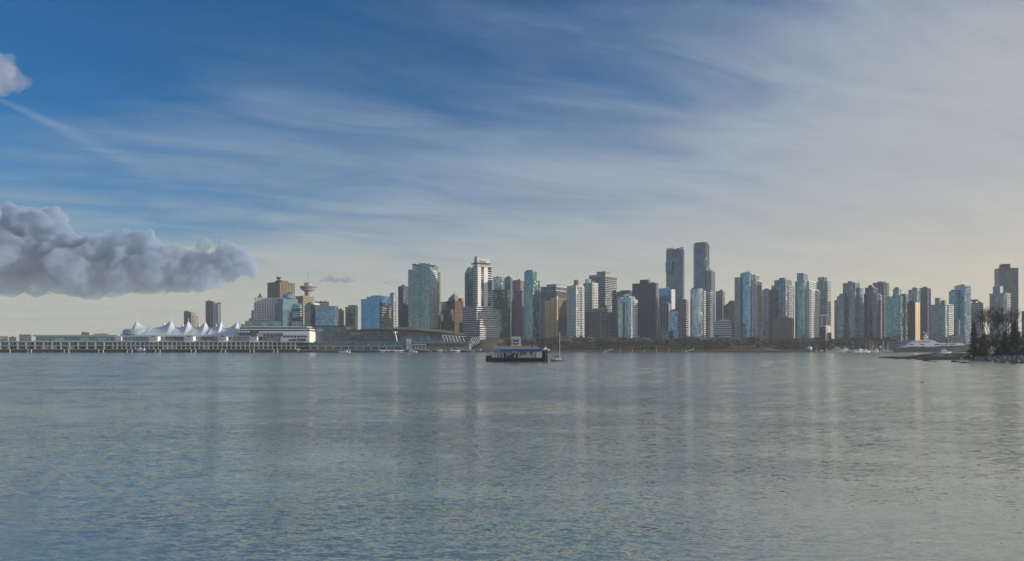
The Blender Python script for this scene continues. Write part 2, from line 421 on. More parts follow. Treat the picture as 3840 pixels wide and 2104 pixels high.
class Tower:
    def __init__(s, name, label, D, xc, delta, z0=3, cat='tower', group=None):
        s.D = D; s.z0 = z0
        s.phi = math.atan((xc - 1920) / F); s.th = s.phi * 1.0 + delta
        s.o = Vector((X(xc, D), D, z0))
        s.root = empty(name, s.o, -s.th); tag(s.root, label, cat, group)
    def corner(s, xc, off):
        Wd = Vector((X(xc, s.D + off), s.D + off, 0)) - Vector((s.o.x, s.o.y, 0))
        c, k_ = math.cos(s.th), math.sin(s.th)
        return Vector((Wd.x * c - Wd.y * k_, Wd.x * k_ + Wd.y * c, 0))
    def sizes(s, x0, xc, x1, off):
        Cy = s.D + off; Cx = X(xc, Cy); t0, t1 = (x0 - 1920) / F, (x1 - 1920) / F
        L = (Cx - t0 * Cy) / (math.cos(s.th) + t0 * math.sin(s.th))
        dn = math.sin(s.th) - t1 * math.cos(s.th)
        Rr = (t1 * Cy - Cx) / dn if dn > .03 else 0
        return max(L, .5), Rr
def local_z(t_, y, off): return Z(y, t_.D + off) - t_.z0

def tower(name, label, D, st, blocks, delta=None, cat='tower', bal=(), roof='dark_wall', antenna=(), group=None, z0=3):
    """blocks: (x0, xcorner, x1, ytop, {yb, off, st, r}); the first sets the yaw"""
    x0, xc, x1 = blocks[0][:3]
    if delta is None:
        rp, lp = x1 - xc, xc - x0
        delta = 0 if rp < 3 else min(max(math.atan2(rp, lp), R(14)), R(70))
    T = Tower(name, label, D, xc, delta, z0, cat, group)
    out = []
    for bk in blocks:
        x0, xc, x1, yt = bk[:4]; op = bk[4] if len(bk) > 4 else {}
        off = op.get('off', 0); sty = op.get('st', st); r = op.get('r', 0)
        L, Rr = T.sizes(x0, xc, x1, off)
        if Rr < 4: Rr = max(min(L * .8, 26), 5)
        C = T.corner(xc, off); zt = local_z(T, yt, off); zb = local_z(T, op['yb'], off) if 'yb' in op else 0
        if sty.startswith('!'):                      # a plain solid part
            MB().prism(footprint(L, Rr, r), zb, zt).build(op.get('n', 'roof_plant'), sty[1:], T.root, C); out.append((L, Rr, C, zb, zt, 3)); continue
        gm, bm, bf, pm, ps, pw, fh = STY[sty]
        sl = op.get('slope')                         # roof leaning along the left face: rise at the left end
        if sl:
            me = MB().box(-L, 0, 0, Rr, zb, zt)
            v = [list(q_) for q_ in me.v]
            for q_ in v:
                if q_[2] > zt - .01: q_[2] = zt + (sl if q_[0] < -L / 2 else -0.0)
            me.v = [tuple(q_) for q_ in v]; me.build('body', gm, T.root, C)
        else:
            MB().prism(footprint(L, Rr, r), zb, zt).build('body', gm, T.root, C)
            # parapet
            MB().prism(footprint(L, Rr, r, .25), zt, zt + 1.1).build('parapet', bm if bm not in ('navy_wall',) else 'dark_wall', T.root, C)
            MB().prism(footprint(L - 1.2, Rr - 1.2, r, 0), zt + 1.1, zt + 1.15).build('roof', roof, T.root, C + Vector((-.6, .6, 0)))
            if 'yb' not in op and L > 8 and Rr > 8 and not sty.startswith('!'):
                ru = random.Random(int(x0 * 7 + yt))
                for _ in range(ru.randint(2, 4)):
                    a_, b_, h_ = ru.uniform(2, 5), ru.uniform(2, 4), ru.uniform(1.2, 3.2)
                    add('rooftop_unit', boxm('rooftop_unit', round(a_), round(b_), round(h_ * 2) / 2, ru.choice(('mid_wall', 'grey_wall', 'dark_wall'))), T.root,
                        C + Vector((-ru.uniform(.2, .8) * L, ru.uniform(.25, .75) * Rr, zt + 1.15)))
        H = zt - zb; nf = max(1, int(round(H / fh))); fh_ = H / nf
        if bf > 0 and (bm != gm or sty == 'navy'):
            th_ = fh_ * bf
            bme = MB().prism(footprint(L, Rr, r, .22), 0, th_).mesh('floor_band', bm)
            for i in range(nf):
                add('floor_band', bme, T.root, C + Vector((0, 0, zb + i * fh_ + (0 if i else .05))))
        if pm and ps:
            pme = MB().box(-pw / 2, pw / 2, -.38, .1, 0, H).mesh('pilaster', pm)
            n_ = max(1, int(round(L / ps)))
            lo_ = r if r else 0
            for i in range(n_ + 1):
                u = -L + pw / 2 + (L - pw) * i / n_
                if lo_ and (u < -L + lo_ or u > -lo_): continue
                add('pilaster', pme, T.root, C + Vector((u, 0, zb)))
            n_ = max(1, int(round(Rr / ps)))
            for i in range(n_ + 1):
                u = pw / 2 + (Rr - pw) * i / n_
                if lo_ and (u < lo_ or u > Rr - lo_): continue
                add('pilaster', pme, T.root, C + Vector((0, u, zb)), math.pi / 2)
        out.append((L, Rr, C, zb, zt, fh_))
    for (bi, face, u0, u1, mat, dep) in bal:
        L, Rr, C, zb, zt, fh_ = out[bi]
        wd = (L if face == 'L' else Rr) * (u1 - u0)
        mb = MB().box(-wd / 2, wd / 2, -dep, 0, 0, .28); mb.box(-wd / 2, wd / 2, -dep - .02, -dep + .1, .28, 1.15)
        mb.box(-wd / 2, -wd / 2 + .12, -dep + .1, 0, .28, 1.15); mb.box(wd / 2 - .12, wd / 2, -dep + .1, 0, .28, 1.15)
        me = mb.mesh('balcony', mat)
        nfl = int((zt - zb) / fh_)
        for i in range(nfl):
            z_ = zb + i * fh_ + .35
            if face == 'L': add('balcony', me, T.root, C + Vector((-L + L * (u0 + u1) / 2, -.25, z_)))
            else: add('balcony', me, T.root, C + Vector((.25, Rr * (u0 + u1) / 2, z_)), math.pi / 2)
    for (ax, ay, ab) in antenna:
        c = T.corner(ax, 6); zt, zb = local_z(T, ay, 6), local_z(T, ab, 6)
        MB().tube((0, 0, zb), (0, 0, zt), .35, .12).build('antenna', 'dark_metal', T.root, c)
    T.out = out
    return T

B = 'building'
# --- behind the pier
T = tower('apartment_tower', 'dark and beige apartment tower, lower of two behind the white tent roofs', 1700, 'dark',
      [(690, 714, 716, 1172), (690, 706, 708, 1168, {'off': 2, 'yb': 1172}), (716, 717, 745, 1180, {'st': 'beigeband', 'off': 4}), (717, 718, 735, 1171, {'st': 'beigeband', 'off': 8, 'yb': 1180})], delta=R(10),
      bal=[(2, 'R', .1, .5, 'beige_wall', 1.8)])
T = tower('office_tower', 'dark slab tower with a rooftop sign, behind the white tent roofs', 1650, 'dark',
      [(771, 796, 799, 1131), (799, 818, 828, 1142, {'off': 3, 'st': 'slatefin'})], delta=R(12))
c = T.corner(813, 4); zz = local_z(T, 1141, 4); pxm = 1654 / F
for i_, (a0, a1, h0, mt) in enumerate(((-14, -9, 10, 'red_wall'), (-7, -4, 7, 'pink_wall'), (-3, 0, 7, 'pink_wall'), (3, 7, 7, 'dark_wall'), (8, 9.5, 4, 'dark_wall'), (10, 14, 7, 'dark_wall'))):
    MB().box(a0 * pxm, a1 * pxm, -.3, .3, 0, h0 * pxm).build('sign_letter', mt, T.root, c + Vector((0, 0, zz)))
MB().box(-15 * pxm, 15 * pxm, .4, .8, 0, 1.2).build('sign_rail', 'metal', T.root, c + Vector((0, 0, zz)))
# --- white stepped hotel and neighbours
T = tower('hotel', 'white gridded hotel stepping down at one side, thin spire on its roof', 1290, 'whitegrid',
      [(952, 1046, 1046, 1120), (942, 952, 952, 1166, {'off': 4}), (933, 942, 942, 1196, {'off': 8}),
       (952, 1046, 1046, 1117, {'st': '!slate_glass', 'yb': 1120, 'n': 'roof', 'off': 1}),
       (919, 1132, 1132, 1208, {'st': 'tealplain', 'off': -12}), (903, 919, 919, 1218, {'st': 'tealplain', 'off': -10})], delta=0, cat='hotel')
c = T.corner(975, 10); z1_ = local_z(T, 1117, 10)
MB().lathe([(5, z1_), (3.4, z1_ + 2), (1.6, z1_ + 5), (.3, z1_ + 9), (.1, z1_ + 10)], n=8).build('spire', 'dark_metal', T.root, c)
T = tower('office_tower', 'blue glass office block crowned by a rounded dome, beside the white gridded hotel', 1262, 'smoothblue',
      [(1033, 1060, 1131, 1138), (1043, 1062, 1117, 1121, {'off': 5, 'yb': 1138})], delta=R(66), cat='office tower', bal=[(0, 'R', .9, 1.0, 'white_wall', 1.6)])
c = T.corner(1081, 18); zd = local_z(T, 1119, 18); rr = 20 * 1280 / F
MB().lathe([(rr * 1.05, zd - 1), (rr * 1.05, zd + 1)] + [(rr * math.cos(R(q_)), zd + 1 + rr * math.sin(R(q_))) for q_ in range(6, 90, 12)] + [(.1, zd + 1 + rr)], n=28).build('dome', 'smooth_blue_glass', T.root, c, smooth=True)
for k_ in range(12):
    a_ = 2 * math.pi * k_ / 12; mb = MB(); pr = [(rr * 1.01 * math.cos(R(q_)), zd + 1 + rr * 1.01 * math.sin(R(q_))) for q_ in range(0, 91, 15)]
    for (r0, z0_), (r1, z1_) in zip(pr, pr[1:]): mb.tube((r0 * math.cos(a_), r0 * math.sin(a_), z0_), (r1 * math.cos(a_), r1 * math.sin(a_), z1_), .16, n=4)
    mb.build('dome_rib', 'metal', T.root, c)
T = tower('office_tower', 'square brown gridded office tower with a dish on top, behind the domed glass block', 1520, 'browngrid',
      [(1003, 1050, 1106, 1059), (1031, 1056, 1082, 1051, {'st': '!brown_wall', 'yb': 1059, 'off': 12})], cat='office tower')
c = T.corner(1045, 16); zd = local_z(T, 1052, 16)
MB().lathe([(2.5, zd), (2.5, zd + 2), (5, zd + 6.3), (5, zd + 7)], n=14).build('dish', 'dark_metal', T.root, c)
# lookout tower
T = tower('lookout_tower', 'lookout tower with saucer-shaped pod and striped mast above a beige block', 1560, 'beigegrid',
      [(1108, 1137, 1178, 1111), (1142, 1156, 1170, 1098, {'st': '!beige_wall', 'yb': 1111, 'off': 14, 'n': 'shaft'})], cat='lookout tower')
c = T.corner(1156, 22); D_l = 1582; u = D_l / F; zf = lambda y: local_z(T, y, 22)
MB().lathe([(14 * u, zf(1112)), (13 * u, zf(1098)), (15 * u, zf(1092)), (22 * u, zf(1089.5))], n=24).build('pod_neck', 'beige_wall', T.root, c)
MB().lathe([(22 * u, zf(1089.5)), (25.5 * u, zf(1088)), (25.5 * u, zf(1086.5))], n=32).build('pod_ring', 'white_wall', T.root, c)
MB().lathe([(24.5 * u, zf(1086.5)), (27 * u, zf(1084))], n=32).build('pod_window', 'black_glass', T.root, c)
MB().lathe([(28 * u, zf(1084)), (29.5 * u, zf(1081.5)), (29.5 * u, zf(1080.5))], n=32).build('pod_ring', 'pale_wall', T.root, c)
MB().lathe([(29 * u, zf(1080.5)), (31 * u, zf(1077.5))], n=32).build('pod_window', 'black_glass', T.root, c)
MB().lathe([(32 * u, zf(1077.5)), (32 * u, zf(1076)), (26 * u, zf(1073)), (15 * u, zf(1071.5))], n=32).build('pod_roof', 'beige_wall', T.root, c)
MB().lathe([(14.5 * u, zf(1071.5)), (14.5 * u, zf(1063)), (13.5 * u, zf(1061.5))], n=24).build('pod_drum', 'mid_wall', T.root, c)
for q_ in range(8):
    a_ = 2 * math.pi * q_ / 8; r_ = 13 * u
    MB().tube((r_ * math.cos(a_), r_ * math.sin(a_), zf(1062)), (r_ * 1.3 * math.cos(a_), r_ * 1.3 * math.sin(a_), zf(1057 + (q_ % 3))), .35, .2, 4).build('aerial', 'dark_metal', T.root, c)
for q_ in range(8):
    y0_ = 1062 - q_ * 5.3
    MB().tube((0, 0, zf(y0_)), (0, 0, zf(y0_ - 5.3)), .9 - q_ * .07, n=6).build('mast_section', ('red_wall', 'white_paint')[q_ % 2], T.root, c)
tower('office_tower', 'green glass office block with pale floor lines, in front of the lookout tower', 1255, 'green',
      [(1144, 1165, 1183, 1143), (1165, 1167, 1198, 1134, {'st': '!mid_wall', 'yb': 1143, 'off': 6}), (1164, 1167, 1199, 1138, {'st': '!white_wall', 'yb': 1141, 'off': 3, 'n': 'canopy'})], cat='office block')
tower('office_building', 'plain brown flat-topped block behind the blue block with white fins', 1420, 'brownband', [(1180, 1233, 1234, 1133)], cat='office block')
tower('office_building', 'low wide bright blue glass block with stepped white vertical fins', 1245, 'blue',
      [(1183, 1256, 1270, 1162), (1188, 1232, 1234, 1150, {'off': 3, 'yb': 1162}), (1237, 1256, 1268, 1150, {'off': 3, 'yb': 1162})], cat='office block', delta=R(14))
T = Tower('glass_fin_wall', 'x', 1244, 1226, R(14))
bpy.data.objects.remove(T.root)
prow = [o for o in COL.objects if o.get('label', '').startswith('low wide bright blue')][0]
for i in range(8):
    h_ = 26 - i * 3.0
    add('fin', boxm('fin', .9, .9, max(h_, 4), 'white_wall'), prow, (-31 + i * 4.0, -.6, 0))
tower('apartment_block', 'small cream apartment block squeezed between blue glass and green glass buildings', 1350, 'beigegrid', [(1266, 1289, 1291, 1166)], cat=B)
tower('apartment_tower', 'squat green glass tower standing alone left of the vivid blue slab', 1330, 'green',
      [(1292, 1330, 1345, 1153, {'r': 4}), (1306, 1332, 1341, 1146, {'off': 4, 'yb': 1153})])
# --- vivid blue office slab and neighbours
tower('office_tower', 'vivid blue glass slab with a brown banded side, stepped roof', 1250, 'deepblue',
      [(1354, 1423, 1466, 1122), (1374, 1423, 1466, 1114, {'off': 1, 'yb': 1122}), (1393, 1424, 1466, 1110, {'off': 2, 'yb': 1114})], cat='office tower', delta=R(32))
blue = [o for o in COL.objects if o.get('label', '').startswith('vivid blue')][0]
# brown side wall with beige floor lines
_, _rr = Tower('t', 't', 1250, 1423, R(32)).sizes(1354, 1423, 1466, 0)
bpy.data.objects.remove([o for o in COL.objects if o.name.startswith('t') and o.get('label') == 't'][0])
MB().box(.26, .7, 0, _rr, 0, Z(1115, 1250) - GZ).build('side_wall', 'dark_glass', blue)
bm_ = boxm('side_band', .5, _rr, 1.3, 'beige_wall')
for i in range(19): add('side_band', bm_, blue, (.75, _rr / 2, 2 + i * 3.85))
tower('apartment_tower', 'slim green condo with a flat overhanging roof just behind the vivid blue slab', 1345, 'condo',
      [(1462, 1476, 1489, 1107), (1465, 1478, 1487, 1100, {'off': 3, 'yb': 1107, 'st': 'green'}), (1460, 1477, 1491, 1099, {'off': 1, 'yb': 1100.5, 'st': '!pale_wall', 'n': 'roof_overhang'})])
tower('apartment_tower', 'narrow purple-grey tower tucked against the tallest teal hotel tower', 1320, 'purple',
      [(1494, 1512, 1531, 1075)], bal=[(0, 'L', 0, .5, 'purple_wall', 1.2)])
tower('office_building', 'blank pinkish brown slab low in front of the purple-grey tower', 1265, 'purple', [(1507, 1531, 1536, 1141, {'st': '!purple_wall', 'n': 'wall'}), (1512, 1526, 1530, 1137, {'st': '!pink_wall', 'off': 4, 'yb': 1141})], cat=B)
T = tower('hotel_tower', 'broad teal glass hotel tower with three thin floating roof slabs', 1200, 'teal',
      [(1531, 1612, 1651, 1011), (1547, 1612, 1643, 991, {'off': 2, 'yb': 1011}), (1558, 1606, 1634, 988, {'off': 8, 'yb': 992, 'st': '!teal_glass'}),
       (1542, 1560, 1573, 989, {'off': 0, 'yb': 990.5, 'st': '!mid_wall', 'n': 'roof_slab'}), (1572, 1596, 1616, 986.5, {'off': 3, 'yb': 988, 'st': '!pale_wall', 'n': 'roof_slab'}),
       (1614, 1630, 1646, 992.5, {'off': 0, 'yb': 994, 'st': '!pale_wall', 'n': 'roof_slab'})], cat='hotel',
      bal=[(0, 'L', .16, .27, 'pale_wall', 1.3), (0, 'L', .52, .62, 'pale_blue_wall', 1.4), (0, 'R', .0, .62, 'white_wall', 2.0), (0, 'R', .74, 1.0, 'tan_wall', 1.6)])
tower('office_building', 'small plain teal glass box seen between the hotel tower and the pyramid-roofed tower', 1480, 'tealplain', [(1648, 1673, 1676, 1134)], cat=B)
tower('office_building', 'low white banded block beside the foot of the pyramid-roofed tower', 1360, 'whiteband', [(1648, 1662, 1664, 1184)], cat=B)
T = tower('deco_tower', 'dark brown stepped brick tower with a small green pyramid roof', 1240, 'deco',
      [(1674, 1706, 1738, 1130), (1663, 1690, 1738, 1163, {'off': -6}), (1655, 1690, 1738, 1205, {'off': -10}), (1682, 1706, 1722, 1120, {'off': 3, 'yb': 1130, 'st': 'beigegrid'}),
       (1717, 1730, 1737, 1118, {'off': 8, 'yb': 1130, 'st': '!orange_brick', 'n': 'turret'})], cat='brick tower')
c = T.corner(1703, 16); zb_ = local_z(T, 1120, 16); zt_ = local_z(T, 1100, 16)
MB().prism([(-6.6, -6.6), (6.6, -6.6), (6.6, 6.6), (-6.6, 6.6)], zb_, zt_, [(-.4, -.4), (.4, -.4), (.4, .4), (-.4, .4)]).build('roof', 'copper_green', T.root, c)
MB().tube((0, 0, zt_ - .5), (0, 0, zt_ + 3), .5, .2).build('finial', 'dark_metal', T.root, c)
# --- tall white waterfront tower
T = tower('office_tower', 'tall pale tower on a white banded podium, dark ledge and lettered crown', 1180, 'whiteband',
      [(1735, 1787, 1847, 1150), (1787, 1800, 1857, 1200, {'off': -3}), (1787, 1800, 1872, 1226, {'off': -6}),
       (1774, 1789, 1847, 998, {'off': 2}), (1743, 1772, 1776, 1022, {'off': 14, 'st': 'slate'}),
       (1777, 1790, 1836, 969, {'off': 5, 'yb': 998, 'st': '!pale_wall', 'n': 'crown'}), (1780, 1787, 1805, 960, {'off': 9, 'yb': 969, 'st': '!mid_wall'}),
       (1766, 1790, 1841, 984, {'off': 2, 'yb': 987.5, 'st': '!dark_wall', 'n': 'ledge'}), (1770, 1790, 1840, 994, {'off': 3, 'yb': 996, 'st': '!dark_wall', 'n': 'ledge'})], delta=R(58), cat='skyscraper')
L, Rr, C, zb_, zt_, fh_ = T.out[3]
# white solid centre bay and dark balcony slots on the sunny side
MB().box(.24, .9, Rr * .42, Rr * .68, zb_, zt_ - 1).build('stair_bay', 'white_wall', T.root, C)
MB().box(.24, .8, Rr * .04, Rr * .24, zb_, zt_ - 1).build('stair_bay', 'white_wall', T.root, C)
for k_ in range(int((zt_ - local_z(T, 1150, 0)) / 3.9)):
    for f0, f1 in ((.25, .40), (.70, .9)):
        add('balcony_recess', boxm('balcony_recess', .7, Rr * (f1 - f0), 2.1, 'black_glass'), T.root, C + Vector((.55, Rr * (f0 + f1) / 2, zt_ - 4 - k_ * 3.9)))
L4, R4, C4, zb4, zt4, _ = T.out[4]
MB().poly([(-L4, 0, zt4 + 1.2), (0, 0, zt4 + 1.2), (0, R4, zt4 + 1.2), (-L4, R4, zt4 + 1.2), (-L4 * .6, 0, zt4 + 10), (0, 0, zt4 + 8), (0, R4, zt4 + 8), (-L4 * .6, R4, zt4 + 10)],
          [(3, 2, 1, 0), (4, 5, 6, 7), (0, 1, 5, 4), (1, 2, 6, 5), (2, 3, 7, 6), (3, 0, 4, 7)]).build('slanted_top', 'blue_glass', T.root, C4)
def text(s, size, mat, parent, loc, rot, name='lettering', ext=.08):
    cu = bpy.data.curves.new(name, 'FONT'); cu.body = s; cu.size = size; cu.extrude = ext; cu.align_x = 'CENTER'; cu.materials.append(MATS[mat])
    tmp = bpy.data.objects.new(name, cu); COL.objects.link(tmp)
    bpy.context.view_layer.update()
    me = bpy.data.meshes.new_from_object(tmp.evaluated_get(bpy.context.evaluated_depsgraph_get()))
    bpy.data.objects.remove(tmp); me.materials.clear(); me.materials.append(MATS[mat])
    o = add(name, me, parent, loc); o.rotation_euler = rot; return o
L, Rr, C, zb_, zt_, fh_ = T.out[5]
text('Shaw', 6.2, 'dark_wall', T.root, C + Vector((.12, Rr * .42, zt_ - 6.2)), (R(90), 0, R(90)))
tower('office_tower', 'pale blue glass tower peeping from behind the tall white tower, curved shoulder', 1430, 'sky', [(1847, 1884, 1892, 1041, {'r': 5})], cat='office tower')
tower('office_tower', 'dull green mirrored office block with a dark brown top band', 1250, 'green',
      [(1847, 1904, 1912, 1094, {'st': 'tealplain'}), (1847, 1904, 1912, 1086, {'yb': 1094, 'st': '!purple_wall', 'n': 'top_band'})], cat='office block')
tower('office_tower', 'slim dark glass tower rising behind the green mirrored block', 1400, 'slate', [(1891, 1914, 1922, 1043)], cat='office tower')
tower('office_tower', 'pinkish office tower with a roof antenna, behind the striped block', 1460, 'pink', [(1911, 1952, 1968, 1053), (1925, 1950, 1960, 1050, {'off': 8, 'yb': 1053, 'st': '!pink_wall'})], cat='office tower', antenna=[(1938, 1033, 1053)])
tower('office_tower', 'grey tower with bold black and grey vertical stripes beside the teal tower', 1262, 'striped',
      [(1927, 1958, 1968, 1094), (1918, 1927, 1927, 1130, {'st': '!navy_wall', 'n': 'side_wing', 'off': 4})], cat='office tower')
T = tower('apartment_tower', 'bright teal glass tower with a sliced-off slanting top', 1180, 'tealplain',
      [(1966, 1999, 2025, 1053), (1966, 1998, 2013, 1022, {'off': 2, 'yb': 1053})],
      bal=[(0, 'R', .82, 1.0, 'pale_blue_wall', 1.6), (0, 'L', 0, .12, 'pale_blue_wall', 1.4)])
L, Rr, C, zb_, zt_, fh_ = T.out[1]
MB().poly([(-L, 0, zt_ + 1), (0, 0, zt_ + 1), (0, Rr, zt_ + 1), (-L, Rr, zt_ + 1), (-L * .8, 2, zt_ + 5), (0, 0, zt_ + 4)],
          [(0, 1, 5, 4), (1, 2, 5), (2, 3, 4, 5), (3, 0, 4)]).build('slanted_top', 'teal_glass', T.root, C)
# --- centre
T = tower('office_tower', 'wide purple-brown office block with a pale band and low hipped crown, behind the golden slab', 1400, 'greyband',
      [(2025, 2086, 2128, 1092, {'st': 'purple'}), (2025, 2086, 2128, 1088, {'yb': 1092, 'st': '!white_wall', 'n': 'pale_band'}), (2026, 2086, 2127, 1078, {'yb': 1088, 'st': 'striped', 'off': 1}), (2026, 2086, 2127, 1072, {'yb': 1078, 'st': '!pale_wall', 'n': 'crown', 'off': 1}),
       (2050, 2086, 2103, 1065, {'yb': 1072, 'st': '!grey_wall', 'off': 12})], cat='office block')
tower('office_building', 'plain dark block filling the gap between the teal tower and the golden slab', 1290, 'dark', [(2022, 2044, 2048, 1117, {'st': 'purple'})], cat='office block')
T = tower('office_tower', 'golden stone tower of three tall ribs with a dark blank side', 1235, 'navy',
      [(2045, 2092, 2127, 1122, {'st': '!navy_wall', 'n': 'core'}), (2048, 2092, 2127, 1116, {'st': '!brown_wall', 'yb': 1122, 'off': 2, 'n': 'top_storey'})], cat='office tower', delta=R(34))
L, Rr, C, zb_, zt_, fh_ = T.out[0]
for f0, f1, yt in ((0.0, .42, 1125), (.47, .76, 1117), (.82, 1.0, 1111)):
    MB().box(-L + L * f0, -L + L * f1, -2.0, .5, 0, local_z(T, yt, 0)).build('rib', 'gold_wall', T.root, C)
    for k_ in range(15):
        add('sill_line', boxm('sill_line', L * (f1 - f0) + .1, .2, .35, 'tan_wall'), T.root, C + Vector((-L + L * (f0 + f1) / 2, -2.05, 4 + k_ * 3.9)))
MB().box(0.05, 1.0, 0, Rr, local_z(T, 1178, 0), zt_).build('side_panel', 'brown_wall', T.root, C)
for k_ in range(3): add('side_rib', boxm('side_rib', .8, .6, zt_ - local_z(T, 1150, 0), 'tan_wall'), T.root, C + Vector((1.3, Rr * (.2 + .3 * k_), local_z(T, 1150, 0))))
tower('apartment_tower', 'slim white-lined condo tower with a curved penthouse, behind the sailboat mast', 1170, 'condo',
      [(2127, 2160, 2188, 1073), (2147, 2166, 2182, 1049, {'off': 5, 'yb': 1073, 'st': '!mid_wall', 'r': 5})],
      bal=[(0, 'L', 0, .3, 'white_wall', 1.8), (0, 'L', .45, .8, 'white_wall', 1.0), (0, 'R', .62, 1.0, 'white_wall', 2.0)])
tower('apartment_tower', 'pale green condo with a round glass lantern on top, behind the revolving-restaurant hotel', 1290, 'condo',
      [(2188, 2221, 2242, 1062), (2190, 2208, 2221, 1049, {'off': 3, 'yb': 1062, 'st': 'skycondo', 'r': 8})], bal=[(0, 'R', .1, .9, 'white_wall', 1.2)])
T = tower('office_tower', 'tall grey office tower with a hipped crown and a row of tall top windows', 1460, 'greyband',
      [(2209, 2270, 2313, 1050), (2209, 2270, 2313, 1037, {'yb': 1050, 'st': 'striped', 'off': .5}), (2209, 2270, 2313, 1028, {'yb': 1037, 'st': '!mid_wall', 'n': 'crown'}), (2238, 2270, 2290, 1017, {'yb': 1028, 'off': 10, 'st': '!grey_wall'})], cat='skyscraper')
tower('office_building', 'dark rounded block against the foot of the tall grey hipped tower', 1310, 'dark', [(2293, 2314, 2320, 1097, {'r': 4})], cat='office block')
T = tower('hotel', 'wide grey grid hotel with a flat revolving restaurant disc on its roof', 1205, 'grid', [(2192, 2252, 2317, 1171)], cat='hotel')
c = T.corner(2250, 14); u = 1219 / F; zf = lambda y: local_z(T, y, 14)
MB().lathe([(24 * u, zf(1171)), (24 * u, zf(1168))], n=28).build('drum', 'grey_wall', T.root, c)
MB().lathe([(29 * u, zf(1168)), (31 * u, zf(1166))], n=28).build('disc_base', 'white_wall', T.root, c)
MB().lathe([(29.5 * u, zf(1166)), (29.5 * u, zf(1162.5))], n=28).build('disc_window', 'black_glass', T.root, c)
MB().lathe([(31 * u, zf(1162.5)), (30 * u, zf(1161)), (20 * u, zf(1158)), (8 * u, zf(1155))], n=28).build('disc_roof', 'beige_wall', T.root, c)
MB().box(-20, -2, -40 * u, 0, zf(1262), zf(1254)).build('awning', 'red_wall', T.root, T.corner(2230, 0))
tower('office_building', 'brown block with sloping shoulders behind the blue condo with a red stripe', 1360, 'purple', [(2316, 2362, 2374, 1094), (2328, 2362, 2372, 1088, {'yb': 1094, 'off': 2, 'st': '!purple_wall'})], cat='office block')
T = tower('apartment_tower', 'bright blue glass condo with a thin red vertical stripe', 1185, 'skycondo',
      [(2317, 2366, 2388, 1122), (2322, 2360, 2380, 1113, {'off': 3, 'yb': 1122}), (2336, 2352, 2361, 1103, {'off': 6, 'yb': 1113, 'st': '!sky_glass'})],
      bal=[(0, 'R', .35, 1.0, 'white_wall', 2.0), (0, 'L', .62, .82, 'pale_blue_wall', 1.2)])
L, Rr, C, zb_, zt_, fh_ = T.out[0]
MB().box(-L * .58, -L * .48, -1.0, 0, 0, local_z(T, 1130, 0)).build('red_stripe', 'red_wall', T.root, C)
tower('office_tower', 'big plain dark slab, flat faced and almost black-blue', 1225, 'navy',
      [(2371, 2459, 2470, 1063), (2399, 2430, 2439, 1048, {'off': 8, 'yb': 1063, 'st': '!navy_wall'})], cat='office tower', bal=[(0, 'R', .1, .9, 'mid_wall', .8)], antenna=[(2434, 1038, 1048)])
tower('office_tower', 'dark tower with a blue glass cap and white side, behind the fluted pale block', 1420, 'deepblue',
      [(2470, 2510, 2532, 1084), (2512, 2518, 2532, 1084, {'off': -3, 'st': '!pale_wall', 'n': 'side_wall'}), (2472, 2505, 2518, 1080, {'off': 4, 'yb': 1084, 'st': '!deep_blue_glass'})], cat='office tower', delta=R(24), antenna=[(2482, 1066, 1081)])
tower('office_tower', 'pale block with closely set vertical fins right of the big dark slab', 1310, 'brightfin',
      [(2474, 2508, 2513, 1140), (2478, 2500, 2506, 1131, {'off': 4, 'yb': 1140, 'st': '!pale_blue_wall'})], cat='office tower')
tower('office_building', 'low blue glass office block with pale horizontal stripes', 1200, 'blue',
      [(2508, 2537, 2542, 1168, {'st': 'blue'}), (2514, 2532, 2538, 1160, {'off': 4, 'yb': 1168, 'st': '!slate_glass'})], cat='office block')
tower('office_building', 'short blue-grey block with a single pale strip, left foot of the striped blue block', 1190, 'slate', [(2474, 2506, 2509, 1243, {'st': 'slatefin'}), (2474, 2506, 2509, 1240, {'yb': 1243, 'st': '!pale_wall', 'n': 'strip'})], cat='office block')
T = tower('skyscraper', 'tall slate glass skyscraper with a ragged translucent crown and one side bulge', 1520, 'slate',
      [(2498, 2560, 2567, 935), (2496, 2517, 2519, 984, {'off': -2, 'yb': 1020}), (2500, 2522, 2524, 929, {'off': 1, 'yb': 935, 'st': '!sky_glass', 'n': 'crown_screen'}),
       (2524, 2548, 2550, 932, {'off': 4, 'yb': 935, 'st': '!dark_wall'}), (2550, 2563, 2565, 926, {'off': 1, 'yb': 935, 'st': '!sky_glass', 'n': 'crown_screen'})], cat='skyscraper', delta=R(14),
      bal=[(0, 'R', .1, .95, 'mid_wall', 1.4)], antenna=[(2526, 920, 935)])
T = tower('skyscraper', 'tallest dark rounded skyscraper with a lower shoulder leaning on it', 1480, 'slate',
      [(2599, 2650, 2663, 912, {'r': 8}), (2648, 2668, 2681, 1018, {'off': -4, 'st': 'slatefin'}), (2604, 2648, 2660, 907, {'off': 4, 'yb': 912, 'st': '!dark_wall', 'r': 8, 'n': 'crown'})], cat='skyscraper',
      bal=[(0, 'L', 0, .1, 'mid_wall', 1.3), (0, 'R', .4, 1, 'mid_wall', 1.5)])
L, Rr, C, zb_, zt_, fh_ = T.out[1]
MB().poly([(-L, 0, zt_ + 1.2), (0, 0, zt_ + 1.2), (0, Rr, zt_ + 1.2), (-L, Rr, zt_ + 1.2), (-L, 0, zt_ + 11), (-L, Rr, zt_ + 11)],
          [(3, 2, 1, 0), (0, 1, 4), (1, 2, 5, 4), (2, 3, 5), (3, 0, 4, 5)]).build('sloped_roof', 'sky_glass', T.root, C)
